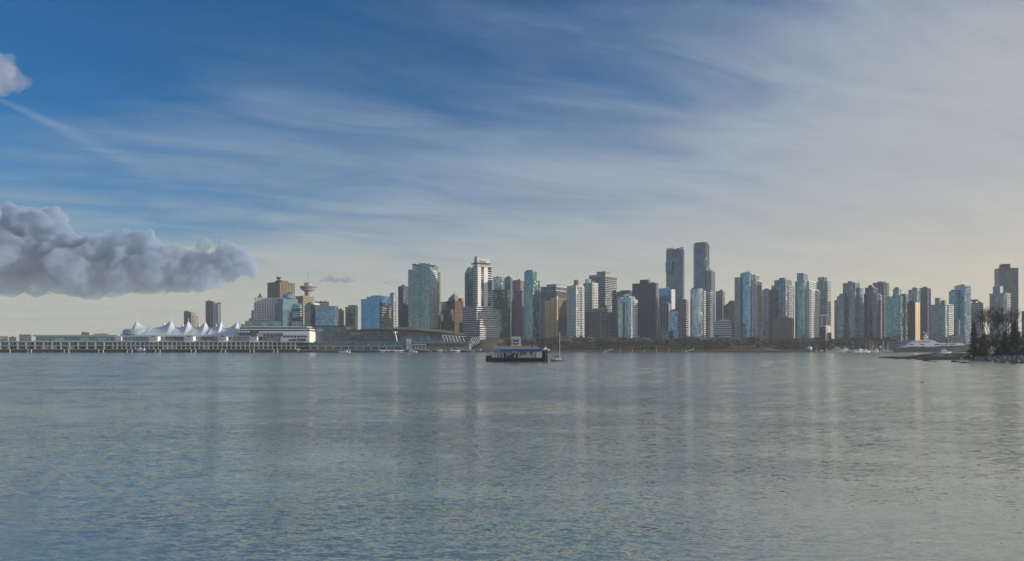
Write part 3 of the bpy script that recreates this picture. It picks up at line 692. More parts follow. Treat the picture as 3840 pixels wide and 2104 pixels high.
tower('office_building', 'grey-tan banded office block between the striped blue block and the curved glass tower', 1260, 'brownband',
      [(2542, 2573, 2582, 1125, {'st': 'greyband'}), (2546, 2560, 2570, 1120, {'off': 5, 'yb': 1125, 'st': '!mid_wall'})], cat='office block')
tower('apartment_tower', 'curved bright glass condo in front of the tallest dark skyscraper', 1180, 'skycondo',
      [(2581, 2624, 2643, 1086, {'r': 11}), (2590, 2622, 2640, 1082, {'off': 3, 'yb': 1086, 'r': 9, 'st': '!white_wall', 'n': 'penthouse'})],
      bal=[(0, 'R', .6, 1.0, 'white_wall', 1.6)])
tower('apartment_tower', 'grey balconied condo touching the curved bright glass condo', 1195, 'condogrey',
      [(2643, 2660, 2680, 1098), (2648, 2660, 2672, 1090, {'off': 4, 'yb': 1098, 'st': '!mid_wall'})], bal=[(0, 'L', .1, .9, 'pale_wall', 1.5), (0, 'R', .1, .5, 'mid_wall', 1.5)])
tower('apartment_tower', 'slim pale gridded tower standing behind the low white banded office', 1450, 'condogrey',
      [(2684, 2710, 2718, 1093, {'st': 'grid'}), (2696, 2706, 2710, 1088, {'off': 5, 'yb': 1093, 'st': '!mid_wall'})])
tower('office_building', 'low white banded office block with a white rooftop box', 1150, 'greyband',
      [(2679, 2742, 2743, 1206, {'st': 'whiteband'}), (2697, 2733, 2734, 1199, {'off': 4, 'yb': 1206, 'st': '!white_wall'})], cat='office block')
tower('apartment_block', 'tan apartment block behind the low white banded office', 1370, 'tanapt',
      [(2713, 2732, 2760, 1146), (2731, 2745, 2762, 1134, {'off': 3})], cat=B)
# --- right half
tower('apartment_tower', 'broad blue-violet condo tower of several stepped bays with white balcony edges', 1200, 'condoblue',
      [(2772, 2812, 2826, 1025, {'r': 6, 'st': 'blue'}), (2755, 2773, 2776, 1042, {'off': 6}), (2824, 2836, 2857, 1053, {'off': 4}), (2824, 2832, 2847, 1032, {'off': 8, 'yb': 1053}),
       (2776, 2806, 2818, 1022, {'off': 4, 'yb': 1025, 'r': 6, 'st': '!grey_wall'})],
      bal=[(2, 'L', .0, .8, 'white_wall', 1.8), (2, 'R', .2, .9, 'purple_wall', 1.4), (0, 'R', .5, 1, 'pale_wall', 1.6)], antenna=[(2800, 1012, 1025)])
tower('apartment_tower', 'plain grey condo in the gap right of the broad violet condo', 1340, 'condogrey', [(2859, 2884, 2893, 1088), (2864, 2872, 2875, 1085, {'off': 4, 'yb': 1088, 'st': '!grey_wall'})])
tower('apartment_tower', 'grey-green twin condo with a three-stepped top and busy small windows', 1330, 'condo',
      [(2893, 2945, 2978, 1070, {'st': 'condogrey'}), (2904, 2945, 2968, 1050, {'off': 4, 'yb': 1070, 'st': 'condogrey'}), (2922, 2942, 2953, 1041, {'off': 8, 'yb': 1050, 'st': '!grey_wall'})],
      bal=[(0, 'L', .1, .3, 'pale_wall', 1.4), (0, 'R', .3, .8, 'pale_wall', 1.4)])
tower('apartment_block', 'low dull brown terraced block at the foot of the grey-green twin condo', 1190, 'purple', [(2899, 2966, 2978, 1194, {'st': 'brownband'})], cat=B)
tower('apartment_tower', 'rounded turquoise glass condo joined to a white balconied wing', 1185, 'tealplain',
      [(2977, 3018, 3029, 1056, {'r': 8, 'st': 'teal'}), (2989, 3012, 3028, 1026, {'off': 6, 'yb': 1056, 'st': 'condogrey'}), (3023, 3036, 3071, 1083, {'off': 2, 'st': 'condo'}), (3024, 3034, 3058, 1055, {'off': 8, 'yb': 1083, 'st': 'condo'})],
      bal=[(2, 'R', .05, .45, 'white_wall', 1.8), (2, 'R', .7, 1.0, 'white_wall', 1.4)])
tower('apartment_tower', 'slim teal-grey condo behind the white balconied wing, white fin on its corner', 1400, 'green',
      [(3062, 3100, 3117, 1058), (3068, 3090, 3101, 1041, {'off': 4, 'yb': 1058})], bal=[(0, 'R', .1, .9, 'white_wall', 1.4)])
tower('apartment_block', 'narrow pale block standing just left of the stepped green towers', 1400, 'condogrey', [(3129, 3140, 3143, 1127)], cat=B)
tower('apartment_tower', 'wide stepped green glass tower with a thin roof mast', 1200, 'green',
      [(3161, 3206, 3223, 1062), (3139, 3165, 3170, 1112, {'off': 4}), (3148, 3165, 3168, 1103, {'off': 7}), (3208, 3224, 3239, 1080, {'off': 4, 'st': 'teal'}), (3179, 3194, 3202, 1054, {'off': 6, 'yb': 1062, 'st': '!grey_wall'})],
      bal=[(0, 'L', .3, .45, 'pale_blue_wall', 1.3), (3, 'R', 0, .8, 'pale_blue_wall', 1.3)], antenna=[(3220, 1040, 1062)])
tower('apartment_tower', 'dark stepped condo with a lit pale edge, right beside the wide green tower', 1215, 'slatefin',
      [(3238, 3288, 3304, 1102), (3244, 3276, 3292, 1080, {'off': 4, 'yb': 1102}), (3256, 3270, 3278, 1069, {'off': 8, 'yb': 1080, 'st': '!grey_wall'})],
      bal=[(0, 'L', .35, .5, 'mid_wall', 1.3), (0, 'R', .6, 1, 'pale_wall', 1.4)])
tower('apartment_tower', 'tall blue-grey condo rising behind the dark stepped condo', 1450, 'slatefin',
      [(3273, 3316, 3333, 1060), (3290, 3308, 3322, 1055, {'off': 6, 'yb': 1060, 'st': '!grey_wall'})], bal=[(0, 'R', .3, 1, 'tan_wall', 1.8)])
tower('apartment_tower', 'deep teal condo with a small peaked top and bright vertical glass seam', 1190, 'green',
      [(3322, 3378, 3402, 1112, {'st': 'tealplain'}), (3349, 3370, 3379, 1086, {'off': 2, 'st': 'teal'}), (3377, 3396, 3408, 1104, {'off': 6}), (3346, 3368, 3380, 1085, {'off': 1, 'yb': 1086.5, 'st': '!grey_wall', 'n': 'roof_overhang'})])
T = tower('office_building', 'dark brown block with one glowing golden stone side', 1200, 'navy', [(3399, 3428, 3448, 1134, {'st': 'purple'})], cat='office block')
L, Rr, C, zb_, zt_, fh_ = T.out[0]
for k_ in range(3): MB().box(.4, 1.6, Rr * (.08 + .3 * k_), Rr * (.3 + .3 * k_), 0, zt_).build('gold_panel', 'gold_wall', T.root, C)
tower('apartment_tower', 'teal condo with a wide-brimmed roof, behind the brown and golden block', 1300, 'teal',
      [(3407, 3438, 3450, 1088), (3404, 3438, 3452, 1086, {'off': -1, 'yb': 1088, 'st': '!mid_wall', 'n': 'roof_overhang'}), (3421, 3434, 3440, 1078, {'off': 5, 'yb': 1086, 'st': '!grey_wall'})])
tower('apartment_tower', 'plain brown tower behind, warm edge, right of the wide-brimmed teal condo', 1400, 'purple', [(3448, 3478, 3490, 1082), (3452, 3472, 3480, 1078, {'off': 5, 'yb': 1082, 'st': '!brown_wall'})])
tower('apartment_tower', 'short turquoise condo with a square roof cube, behind the long yacht', 1150, 'teal',
      [(3491, 3545, 3575, 1143, {'st': 'condo'}), (3506, 3524, 3532, 1117, {'off': 6, 'yb': 1143, 'st': '!mid_wall'}), (3532, 3542, 3549, 1126, {'off': 6, 'yb': 1143, 'st': '!tan_wall'}), (3490, 3545, 3576, 1142, {'off': -1, 'yb': 1143.2, 'st': '!dark_wall', 'n': 'roof_overhang'})],
      bal=[(0, 'L', .1, .35, 'pale_blue_wall', 1.3), (0, 'L', .45, .85, 'pale_blue_wall', 1.3), (0, 'R', .3, .9, 'white_wall', 1.5)])
tower('apartment_block', 'small dark block between the turquoise condo and the tall cobalt tower', 1165, 'slate', [(3572, 3596, 3600, 1202)], cat=B)
tower('apartment_tower', 'cobalt blue glass tower with stepped roof, left of the shoreline conifer', 1340, 'blue',
      [(3579, 3618, 3641, 1072), (3558, 3582, 3586, 1094, {'off': 4}), (3588, 3610, 3622, 1069, {'off': 6, 'yb': 1072, 'st': '!slate_glass'})],
      bal=[(0, 'R', .1, .9, 'purple_wall', 1.0)])
T = tower('apartment_tower', 'grey banded tower topped by a small mushroom drum, above the shoreline conifer', 1400, 'greyband', [(3641, 3675, 3687, 1137)])
c = T.corner(3653, 10); zf = lambda y: local_z(T, y, 10)
MB().lathe([(3, zf(1137)), (3, zf(1131)), (8, zf(1128)), (9, zf(1126)), (5, zf(1123))], n=18).build('drum', 'grey_wall', T.root, c)
T = tower('skyscraper', 'tall dark flat-topped skyscraper at the far right with a glowing edge', 1400, 'slate',
      [(3729, 3746, 3819, 1008, {'st': 'slatedark'}), (3747, 3760, 3789, 990, {'off': 8, 'yb': 1008, 'st': '!dark_wall'})], cat='skyscraper')
tower('apartment_tower', 'shorter grey condo with a box penthouse in front of the tall dark skyscraper', 1260, 'condogrey',
      [(3707, 3768, 3791, 1101, {'r': 5}), (3704, 3768, 3794, 1099.5, {'off': -1, 'yb': 1101.5, 'r': 5, 'st': '!mid_wall', 'n': 'roof_overhang'}), (3723, 3750, 3762, 1073, {'off': 8, 'yb': 1100, 'st': '!mid_wall'})],
      bal=[(0, 'R', .2, .8, 'pale_wall', 1.4)])
tower('apartment_block', 'flat-roofed brown block cut by the edge of the view', 1400, 'purple', [(3832, 3870, 3890, 1168)], cat=B)

# far low town beyond the pier
for i, (x0, x1, yt, lb) in enumerate(((-30, 30, 1262, 'low far pale warehouse at the very start of the pier'), (33, 62, 1265, 'low rust-coloured far shed between two pale warehouses'), (72, 118, 1256, 'long dark far warehouse behind the start of the terminal roof'),
                                      (305, 335, 1248, 'small dark far block over the terminal roof'), (352, 408, 1253, 'low far tree-brown block beside the drum-shaped pavilion'))):
    tower('warehouse', lb, 2400, 'dark' if i in (2, 3) else 'brownband', [(x0, x1 - 1, x1, yt)], cat='warehouse', delta=0)
# low buildings at park level between the trees
for i, (x0, x1, yt, st_, lb) in enumerate((
    (2140, 2236, 1268, 'whiteband', 'white terrace of low town houses below the slim white-lined condo'),
    (2262, 2330, 1272, 'greyband', 'low grey pavilion row below the revolving-restaurant hotel'),
    (2345, 2440, 1270, 'condogrey', 'low grey podium below the big plain dark slab'),
    (2572, 2660, 1264, 'condogrey', 'pale townhouse row at the foot of the curved bright glass condo'),
    (2664, 2740, 1266, 'greyband', 'low grey townhouse row under the white banded office'),
    (2962, 3060, 1272, 'brownband', 'low brown waterfront pavilion under the rounded turquoise condo'),
    (3072, 3118, 1250, 'dark', 'dark glazed waterfront centre with a pale frame'),
    (3300, 3440, 1285, 'greyband', 'long low grey marina building behind the sailing boats'),
    (3560, 3620, 1262, 'condogrey', 'pale cottage-like terrace just left of the shoreline conifer'))):
    tower('low_building', lb, 1128 if i not in (5, 6, 7) else 1140, st_, [(x0, x1 - 1, x1, yt)], cat='low building', delta=0, z0=3)
T = tower('kiosk_building', 'small blue and gold sided building with white roof among the trees', 1140, 'white',
      [(3074, 3094, 3114, 1226, {'st': '!dark_wall', 'n': 'wall'}), (3076, 3096, 3114, 1221, {'st': '!white_wall', 'yb': 1226, 'n': 'roof'})], cat=B)
L, Rr, C, zb_, zt_, fh_ = T.out[0]
MB().box(-L * .45, -.5, -.5, 0, zt_ * .25, zt_).build('blue_panel', 'blue_paint', T.root, C)
MB().box(0, .6, 1, Rr * .45, zt_ * .2, zt_).build('gold_panel', 'gold_paint', T.root, C)
MB().box(0, .5, Rr * .5, Rr, zt_ * .2, zt_).build('pale_panel', 'white_wall', T.root, C)
for x_, lb in ((3082, 'tall white lamp mast left of the blue and gold building roof'), (3100, 'tall white lamp mast rising over the blue and gold building')):
    c = (X(x_, 1150), 1150, GZ); o = empty('light_mast', c); tag(o, lb, 'light mast')
    MB().tube((0, 0, 0), (0, 0, 45), .45, .3).build('pole', 'white_paint', o)
    MB().box(-3.5, 3.5, -.5, .5, 45, 46.4).build('lamp_bar', 'white_paint', o)

# ------------------------------------------------------------------ the pier with the tent roofs
PD = 1000.0
pm_ = PD / F
pier = empty('cruise_terminal', (X(555, PD), PD, 0)); tag(pier, 'long low cruise terminal on piles with white peaked tent roofs', 'cruise terminal')
PX = pier.location.x
def lx(x): return X(x, PD) - PX
def pz(y): return Z(y, PD)
def pbox(name, x0, x1, y0, y1, d0, d1, mat): return MB().box(lx(x0), lx(x1), d0, d1, pz(y1), pz(y0)).build(name, mat, pier)
pbox('deck_slab', -300, 1112, 1309, 1312, 0, 70, 'concrete')
pbox('inner_wall', -300, 1110, 1283, 1309, 6, 62, 'dark_glass')
pbox('upper_deck', -300, 1112, 1279, 1283, -.8, 70, 'pale_wall')
pbox('middle_beam', -300, 1112, 1294.5, 1297, -.8, 5.9, 'pale_wall')
pbox('fender_wall', -300, 1112, 1312, 1320, 2, 66, 'wood_dark')
i = 0; x_ = -290
cm = boxm('column', 1.1, 1.1, pz(1283) - pz(1309), 'pale_wall')
cm2 = boxm('column', 1.7, 1.4, pz(1283) - pz(1309), 'pale_wall')
while x_ < 1112:
    add('column', cm2 if (x_ < 420) else cm, pier, (lx(x_), 0, pz(1309)))
    if x_ < 420: add('column', boxm('column', .5, .6, pz(1283) - pz(1295), 'mid_wall'), pier, (lx(x_ + 16), .3, pz(1295)))
    x_ += 32.4 if x_ < 400 else 17.1
for x0, x1 in ((-120, -60), (20, 52), (150, 182), (183, 214), (250, 280), (612, 660), (756, 789), (30, 50)):
    pbox('infill_panel', x0 + 1, x1 - 1, 1297.2, 1308.8, .6, 1.2, 'mid_wall')
pile = MB().tube((0, 0, -3), (0, 0, pz(1312)), .55, n=6).mesh('pile', 'wood_dark')
pile2 = MB().tube((0, 0, -3), (0, 0, pz(1311)), .8, n=6).mesh('pile', 'wood_pale')
for k_ in range(150): add('pile', pile, pier, (lx(-200 + k_ * 8.8), .7 + (k_ % 3) * 1.3, 0))
for x_ in (40, 108, 120, 243, 260, 372, 389, 480, 497, 585, 602, 719, 735, 831, 847, 939, 953, 1028, 1042): add('pile', pile2, pier, (lx(x_), -1.4, 0))
# upper terminal
pbox('glass_wall', 118, 1060, 1262, 1279, 9, 52, 'green_glass')
pbox('roof', 112, 432, 1256, 1262, 6, 54, 'pale_blue_wall')
pbox('roof_edge', 432, 1062, 1258, 1263, 7, 53, 'pale_wall')
for x_ in range(130, 1050, 13): add('mullion', boxm('mullion', .35, .4, pz(1263) - pz(1279), 'pale_blue_wall'), pier, (lx(x_), 8.8, pz(1279)))
for x0, x1 in ((190, 228), (288, 322), (355, 388)): pbox('wall_panel', x0, x1, 1266, 1277, 8.2, 8.7, 'pale_wall')
pbox('balustrade', 120, 1060, 1277, 1279, 3, 3.3, 'mid_wall')
for k_, (x0, x1) in enumerate(((560, 593), (692, 726), (818, 851), (936, 966), (1053, 1081))):
    pbox('stair_tower', x0, x1, 1262, 1284, -1.2, 8, 'white_wall')
    cx, cz = lx((x0 + x1) / 2), pz(1268.5)
    if k_ < 4:
        mb = MB(); r0 = 3.1
        for q_ in range(12):
            a0, a1 = R(q_ * 30), R(q_ * 30 + 30)
            mb.tube((cx + r0 * math.cos(a0), -1.35, cz + r0 * .8 * math.sin(a0)), (cx + r0 * math.cos(a1), -1.35, cz + r0 * .8 * math.sin(a1)), .3, n=4)
        mb.build('emblem', 'grey_wall' if k_ < 2 else 'dark_wall', pier)
    mb = MB(); mb.box(cx - 3, cx + 1, 1, 4, pz(1262), pz(1259)); mb.box(cx + 2, cx + 4, 1, 3, pz(1262), pz(1260)); mb.build('vent_box', 'dark_metal', pier)
text('CANADA', 5.4, 'dark_wall', pier, (lx(643.5), 5.6, pz(1272)), (R(90), 0, 0))
text('PLACE', 5.4, 'dark_wall', pier, (lx(772.5), 5.6, pz(1272)), (R(90), 0, 0))
# drum pavilion at the outer end
mb = MB(); mb.lathe([(19.5, pz(1262)), (19.5, pz(1238)), (17, pz(1233)), (8, pz(1231))], lx(476), 30, 28); mb.build('drum_pavilion', 'pale_blue_wall', pier)
MB().lathe([(20.5, pz(1257)), (20.5, pz(1254.5))], lx(476), 30, 28).build('drum_band', 'dark_wall', pier)
MB().box(lx(425), lx(448), 4, 14, pz(1279), pz(1262)).build('escalator_hall', 'pale_wall', pier)
# five double-peaked tents
def tent(xl, xp, xr, ytop, yl, yr, d_peak=24, back=None, depth=50):
    """front peak at xp; the ridge dips in a cusp to the valleys at xl and xr; eaves run along the front and the back"""
    NXS, NYS = 22, 12; vs, fs = [], []
    zt = pz(ytop); ze = pz(1262)
    for j in range(NYS + 1):
        v = j / NYS; yv = 8 + depth * v
        cross = 1 - abs(v - .35) / (.35 if v < .35 else .65)      # 0 at eaves, 1 on ridge
        for i_ in range(NXS + 1):
            u_ = i_ / NXS; x = xl + (xr - xl) * u_
            tt_ = (x - xp) / ((xr - xp) if x > xp else (xl - xp)) if x != xp else 0
            zv = pz(yl if x < xp else yr)
            ridge = zv + (zt - zv) * (1 - abs(tt_)) ** 2.5
            lowc = cross ** (1.0 + .8 * (1 - abs(tt_)))
            vs.append((lx(x), yv, ze + (ridge - ze) * (lowc * .88 + .12 * (cross > 0) * min(1, cross * 3))))
    n_ = NXS + 1
    for j in range(NYS):
        for i_ in range(NXS): fs.append((j * n_ + i_, j * n_ + i_ + 1, (j + 1) * n_ + i_ + 1, (j + 1) * n_ + i_))
    o = add('tent_roof', mesh('tent_roof', vs, fs, 'sail_fabric', True), pier)
    sol = o.modifiers.new('thickness', 'SOLIDIFY'); sol.thickness = .35
    MB().tube((lx(xp), 8 + depth * .35, pz(1279)), (lx(xp), 8 + depth * .35, zt + 1.6), .45, .3).build('tent_mast', 'white_paint', pier)
    return o
tent(433, 476, 538, 1195, 1240, 1225)
tent(538, 610, 639, 1193, 1226, 1224); tent(639, 675.6, 700, 1194, 1224, 1224)
tent(700, 741, 764, 1199, 1224, 1226); tent(764, 802.6, 810, 1197, 1224, 1228); tent(810, 864, 884, 1199, 1228, 1256)
for xp, yt, xl, xr in ((541.7, 1196, 536, 570), (617, 1205, 600, 636), (682, 1207, 664, 700), (748, 1209, 738, 766)):   # rear peaks
    NXS = 14; vs, fs = [], []
    for j in range(9):
        v = j / 8
        for i_ in range(NXS + 1):
            x = xl + (xr - xl) * i_ / NXS; tt_ = (x - xp) / ((xr - xp) if x > xp else (xl - xp))
            ridge = pz(1228) + (pz(yt) - pz(1228)) * (1 - abs(tt_)) ** 1.9
            vs.append((lx(x), 46 + 20 * v, pz(1250) + (ridge - pz(1250)) * (1 - abs(v - .5) * 2) ** 1.2))
    for j in range(8):
        for i_ in range(NXS): fs.append((j * 15 + i_, j * 15 + i_ + 1, (j + 1) * 15 + i_ + 1, (j + 1) * 15 + i_))
    o = add('tent_roof', mesh('tent_roof', vs, fs, 'sail_fabric', True), pier); o.modifiers.new('thickness', 'SOLIDIFY').thickness = .35
pbox('tent_beam', 520, 890, 1256, 1259, 8, 50, 'white_paint')
# ship-like white podium at the landward end
for n_, (x0, x1, y0, y1, d0) in enumerate(((888, 1150, 1224, 1227, 4), (888, 1160, 1233, 1237, 2), (888, 930, 1242, 1246, 1), (970, 1160, 1242, 1248, 0))):
    pbox('terrace_band', x0, x1, y0, y1, d0, 60, 'white_wall')
pbox('terrace_glass', 890, 1155, 1227, 1262, 9, 58, 'dark_glass')
pbox('podium_wall', 1062, 1162, 1248, 1284, -1.5, 56, 'white_wall')
pbox('podium_wall', 960, 1062, 1250, 1262, 2, 56, 'pale_wall')
wm = boxm('window', 3.6, .3, 2.6, 'black_glass')
for r_, (xa, xb) in enumerate(((985, 1158), (1084, 1158))):
    for k_ in range(int((xb - xa) / 13)):
        add('window', wm, pier, (lx(xa + 6 + 13 * k_), -1.6 if xa + 6 + 13 * k_ > 1064 else 1.9, pz(1265.5) if r_ == 0 and xa + 6 + 13 * k_ > 1064 else (pz(1261) if r_ == 0 else pz(1279))))
MB().box(lx(1100), lx(1150), -2.6, -1.5, pz(1280), pz(1270)).build('loading_bay', 'dark_glass', pier)

# ------------------------------------------------------------------ convention centre with the living roof
CD = 1020.0
cc = empty('convention_centre', (X(1450, CD), CD, 0)); tag(cc, 'low dark glazed convention centre with a sloping grass-covered roof', 'convention centre')
CX = cc.location.x
def cl(x): return X(x, CD) - CX
def cz(y): return Z(y, CD)
def cbox(name, x0, x1, y0, y1, d0, d1, mat): return MB().box(cl(x0), cl(x1), d0, d1, cz(y1), cz(y0)).build(name, mat, cc)
cbox('quay_deck', 1112, 1800, 1310, 1314, -6, 60, 'concrete')
cbox('quay_wall', 1112, 1800, 1314, 1330, -4, 60, 'black_paint')
cbox('lower_hall', 1160, 1500, 1300, 1310, 3, 50, 'dark_glass')
cbox('lower_beam', 1130, 1510, 1296.5, 1300, -2, 50, 'mid_wall')
lc = boxm('column', .9, 1.2, cz(1300) - cz(1310), 'mid_wall')
for k_ in range(13): add('column', lc, cc, (cl(1165 + k_ * 28.5), -1.3, cz(1310)))
cbox('promenade_hall', 1160, 1530, 1282, 1296.5, 5, 50, 'slate_glass')
for k_ in range(12): add('bay_frame', boxm('bay_frame', .7, .8, cz(1282) - cz(1296.5), 'mid_wall'), cc, (cl(1175 + k_ * 31), 4.6, cz(1296.5)))
cbox('promenade_roof', 1150, 1530, 1280, 1282, 0, 50, 'grey_wall')
cbox('upper_hall', 1158, 1700, 1246, 1280, 9, 60, 'dark_glass')
for yy_ in (1252, 1258.5, 1265, 1271.5): cbox('louvre_band', 1158, 1500, yy_, yy_ + 1.2, 8.3, 8.9, 'grey_wall')
for k_ in range(18): add('mullion', boxm('mullion', .35, .5, cz(1246) - cz(1280), 'grey_wall'), cc, (cl(1175 + k_ * 29.5), 8.4, cz(1280)))
cbox('west_hall', 1150, 1288, 1224, 1246, 12, 62, 'slate_glass')
cbox('roof_slab', 1120, 1290, 1220, 1224, 8, 66, 'dark_wall')
cbox('roof_slab', 1288, 1352, 1236, 1240, 8, 66, 'dark_wall')
cbox('west_hall', 1288, 1360, 1240, 1247, 12, 62, 'dark_glass')
cbox('screen', 1310, 1345, 1246, 1258, 7.6, 8.2, 'tan_wall')
cbox('screen', 1178, 1204, 1232, 1242, 11, 11.9, 'mid_wall')
cbox('glazed_wall', 1500, 1700, 1262, 1282, 7, 8.9, 'slate_glass')
for k_ in range(9): add('mullion', boxm('mullion', .3, .4, cz(1262) - cz(1282), 'pale_wall'), cc, (cl(1508 + k_ * 24), 6.8, cz(1282)))
# living roof: front edge line and back line; a thick warped sheet
fr = [(1348, 1240), (1400, 1239), (1480, 1238.5), (1540, 1241), (1600, 1246), (1660, 1252), (1702, 1258), (1740, 1263)]
bk = [(1348, 1236), (1400, 1232), (1440, 1229), (1500, 1228), (1560, 1230), (1620, 1235), (1680, 1243), (1735, 1252)]
vs, fs = [], []
NR = 8
def interp(tbl, x):
    for (xa, ya), (xb, yb) in zip(tbl, tbl[1:]):
        if x <= xb: return ya + (yb - ya) * max(0, (x - xa)) / (xb - xa)
    return tbl[-1][1]
for i_ in range(41):
    x = 1348 + (1735 - 1348) * i_ / 40
    zf_ = Z(interp(fr, x), CD + 2) + 2; zb_ = Z(interp(bk, x), CD + 95)
    for j in range(NR + 1):
        v = j / NR; dpt = 2 + 93 * v
        vs.append((cl(x), dpt, zf_ + (zb_ - zf_) * v + 1.2 * math.sin(v * math.pi)))
for i_ in range(40):
    for j in range(NR): a0 = i_ * (NR + 1) + j; fs.append((a0, a0 + NR + 1, a0 + NR + 2, a0 + 1))
o = add('green_roof', mesh('green_roof', vs, fs, 'grass_roof', True), cc)
vs2 = []
for i_ in range(41):
    x = 1348 + (1735 - 1348) * i_ / 40; zf_ = Z(interp(fr, x), CD + 2) + 1.9
    vs2 += [(cl(x), 1.6, zf_ - 2.2 - (.6 * math.sin(i_ / 40 * math.pi))), (cl(x), 1.4, zf_), (cl(x), 9, zf_ - 3.6)]
fs2 = []
for i_ in range(40): a0 = i_ * 3; fs2 += [(a0, a0 + 3, a0 + 4, a0 + 1), (a0 + 2, a0 + 5, a0 + 3, a0)]
add('roof_fascia', mesh('roof_fascia', vs2, fs2, 'wood_dark'), cc)
for k_ in range(7):
    mb = MB(); x0 = cl(1658 + k_ * 12.5); mb.tube((x0, 1, cz(1257 + k_ * .8)), (x0 + 3.4, -1, cz(1281)), .42, n=5); mb.tube((x0, 1, cz(1259 + k_ * .8)), (x0 + 5.5, 1.5, cz(1256 + k_ * .8)), .35, n=5)
    mb.build('strut', 'white_paint', cc)
MB().tube((cl(1481), 0, cz(1244)), (cl(1490), -1, cz(1281)), .7, n=6).build('strut', 'white_paint', cc)
cbox('terrace', 1500, 1770, 1282, 1286, -2, 50, 'concrete')
cbox('terrace_hall', 1505, 1760, 1286, 1311, 2, 50, 'grey_wall')
for k_ in range(17): add('window', boxm('window', 3.4, .3, 3.2, 'black_glass'), cc, (cl(1560 + k_ * 11.6), 1.85, cz(1299 + (k_ % 2) * 2)))
cbox('lift_tower', 1525, 1542, 1271, 1312, -3, 6, 'sky_glass')
cbox('boardwalk', 1544, 1598, 1291, 1293.5, -4, 8, 'white_wall')
for k_ in range(5): add('column', boxm('column', .6, .6, cz(1293.5) - cz(1312), 'white_wall'), cc, (cl(1546 + 12.6 * k_), -3, cz(1312)))
lampm = MB().lathe([(.1, -.9), (.9, 0), (.1, .9)], n=8).mesh('wall_lamp', 'lamp_glass')
for x_, y_ in ((1380, 1291.5), (1419, 1291.5), (1441, 1291.5), (1486, 1291.5), (1509, 1291.5), (1575, 1290), (1604, 1262), (1603, 1270), (1693, 1307)):
    add('wall_lamp', lampm, cc, (cl(x_), 1.0 if y_ > 1280 else 6, cz(y_)))
for k_ in range(3):
    o = empty('gangway', (X((1590, 1745, 1660)[k_], 1008), 1008, 0)); tag(o, ('grey covered gangway sloping down to the seaplane dock', 'long pale gangway sloping down by the grassy mound', 'short gangway in the middle of the seaplane dock')[k_], 'gangway')
    mb = MB(); Lg = (22, 26, 12)[k_]
    mb.poly([(-Lg / 2, -1.5, 5.2), (Lg / 2, -1.5, .8), (Lg / 2, 1.5, .8), (-Lg / 2, 1.5, 5.2), (-Lg / 2, -1.5, 6.6), (Lg / 2, -1.5, 2.2), (Lg / 2, 1.5, 2.2), (-Lg / 2, 1.5, 6.6)],
            [(3, 2, 1, 0), (4, 5, 6, 7), (0, 1, 5, 4), (1, 2, 6, 5), (2, 3, 7, 6), (3, 0, 4, 7)]).build('ramp', 'mid_wall', o)
    MB().box(Lg / 2 - 1, Lg / 2 + 5, -3, 3, -.2, .8).build('float', 'concrete', o)
# white stairs by the mound
o = empty('outdoor_stairs', (X(1772, 1030), 1030, -5)); tag(o, 'white zigzag outdoor stairs at the end of the grass-roofed hall', 'stairs')
for k_ in range(5):
    MB().poly([(k_ * 3.6 - 8, 0, 10 + k_ * 1.8), (k_ * 3.6 - 6.6, 0, 10 + k_ * 1.8), (k_ * 3.6 + .2, 3, 26 + k_ * .6), (k_ * 3.6 - 1.2, 3, 26 + k_ * .6),
               (k_ * 3.6 - 8, 1, 10 + k_ * 1.8), (k_ * 3.6 - 6.6, 1, 10 + k_ * 1.8), (k_ * 3.6 + .2, 4, 26 + k_ * .6), (k_ * 3.6 - 1.2, 4, 26 + k_ * .6)],
              [(0, 1, 2, 3), (7, 6, 5, 4), (0, 4, 5, 1), (1, 5, 6, 2), (2, 6, 7, 3), (3, 7, 4, 0)]).build('stair_beam', 'white_paint', o)
MB().box(-12, 10, 4, 12, .5, 6).build('landing', 'concrete', o)
# grassy mound
vs, fs = [], []
for j in range(13):
    for i_ in range(31):
        x = 1770 + (2010 - 1770) * i_ / 30; v = j / 12
        h_ = Z(interp([(1770, 1300), (1800, 1273), (1850, 1268), (1920, 1270), (1960, 1282), (2010, 1300)], x), 1115)
        s_ = math.sin(min(1, v * 1.25) * math.pi / 2)
        vs.append((X(x, 1075 + v * 60), 1075 + v * 60, 2 + (h_ - 2) * s_ + .5 * mnoise.noise(Vector((x * .05, v * 4, 1)))))
for j in range(12):
    for i_ in range(30): fs.append((j * 31 + i_, j * 31 + i_ + 1, (j + 1) * 31 + i_ + 1, (j + 1) * 31 + i_))
o = add('hill', mesh('hill', vs, fs, 'grass_roof', True)); o['kind'] = 'structure'

# ------------------------------------------------------------------ fuel barge
BD = 336.0
bg = empty('fuel_barge', (X(1937, BD), BD, 0)); tag(bg, 'black fuel barge with white deckhouse, blue roof edge and chevron sign', 'barge')
BX = bg.location.x
def bl(x): return X(x, BD) - BX
def bz(y): return Z(y, BD)
hull = [(bl(1822), -.4), (bl(1821), bz(1345)), (bl(1823), bz(1334)), (bl(1842), bz(1334)), (bl(1842), bz(1341)), (bl(2052), bz(1343)), (bl(2052), -.4)]
MB().yprism(hull, 0, 10).build('hull', 'black_paint', bg)
for k_ in range(18): add('fender', MB().lathe([(.25, -.15), (.5, -.15), (.5, .15), (.25, .15)], n=10, cap=False).mesh('fender', 'rubber') if k_ == 0 else bpy.data.meshes['fender'], bg, (bl(1830 + k_ * 12.5), -.18, 1.0)).rotation_euler = (R(90), 0, 0)
MB().box(bl(1822), bl(2052), -.12, 0, .9, 1.15).build('rubbing_strake', 'dark_metal', bg)
MB().box(bl(1856), bl(2032), 2.2, 8.5, bz(1342), bz(1318)).build('deckhouse_wall', 'white_paint', bg)
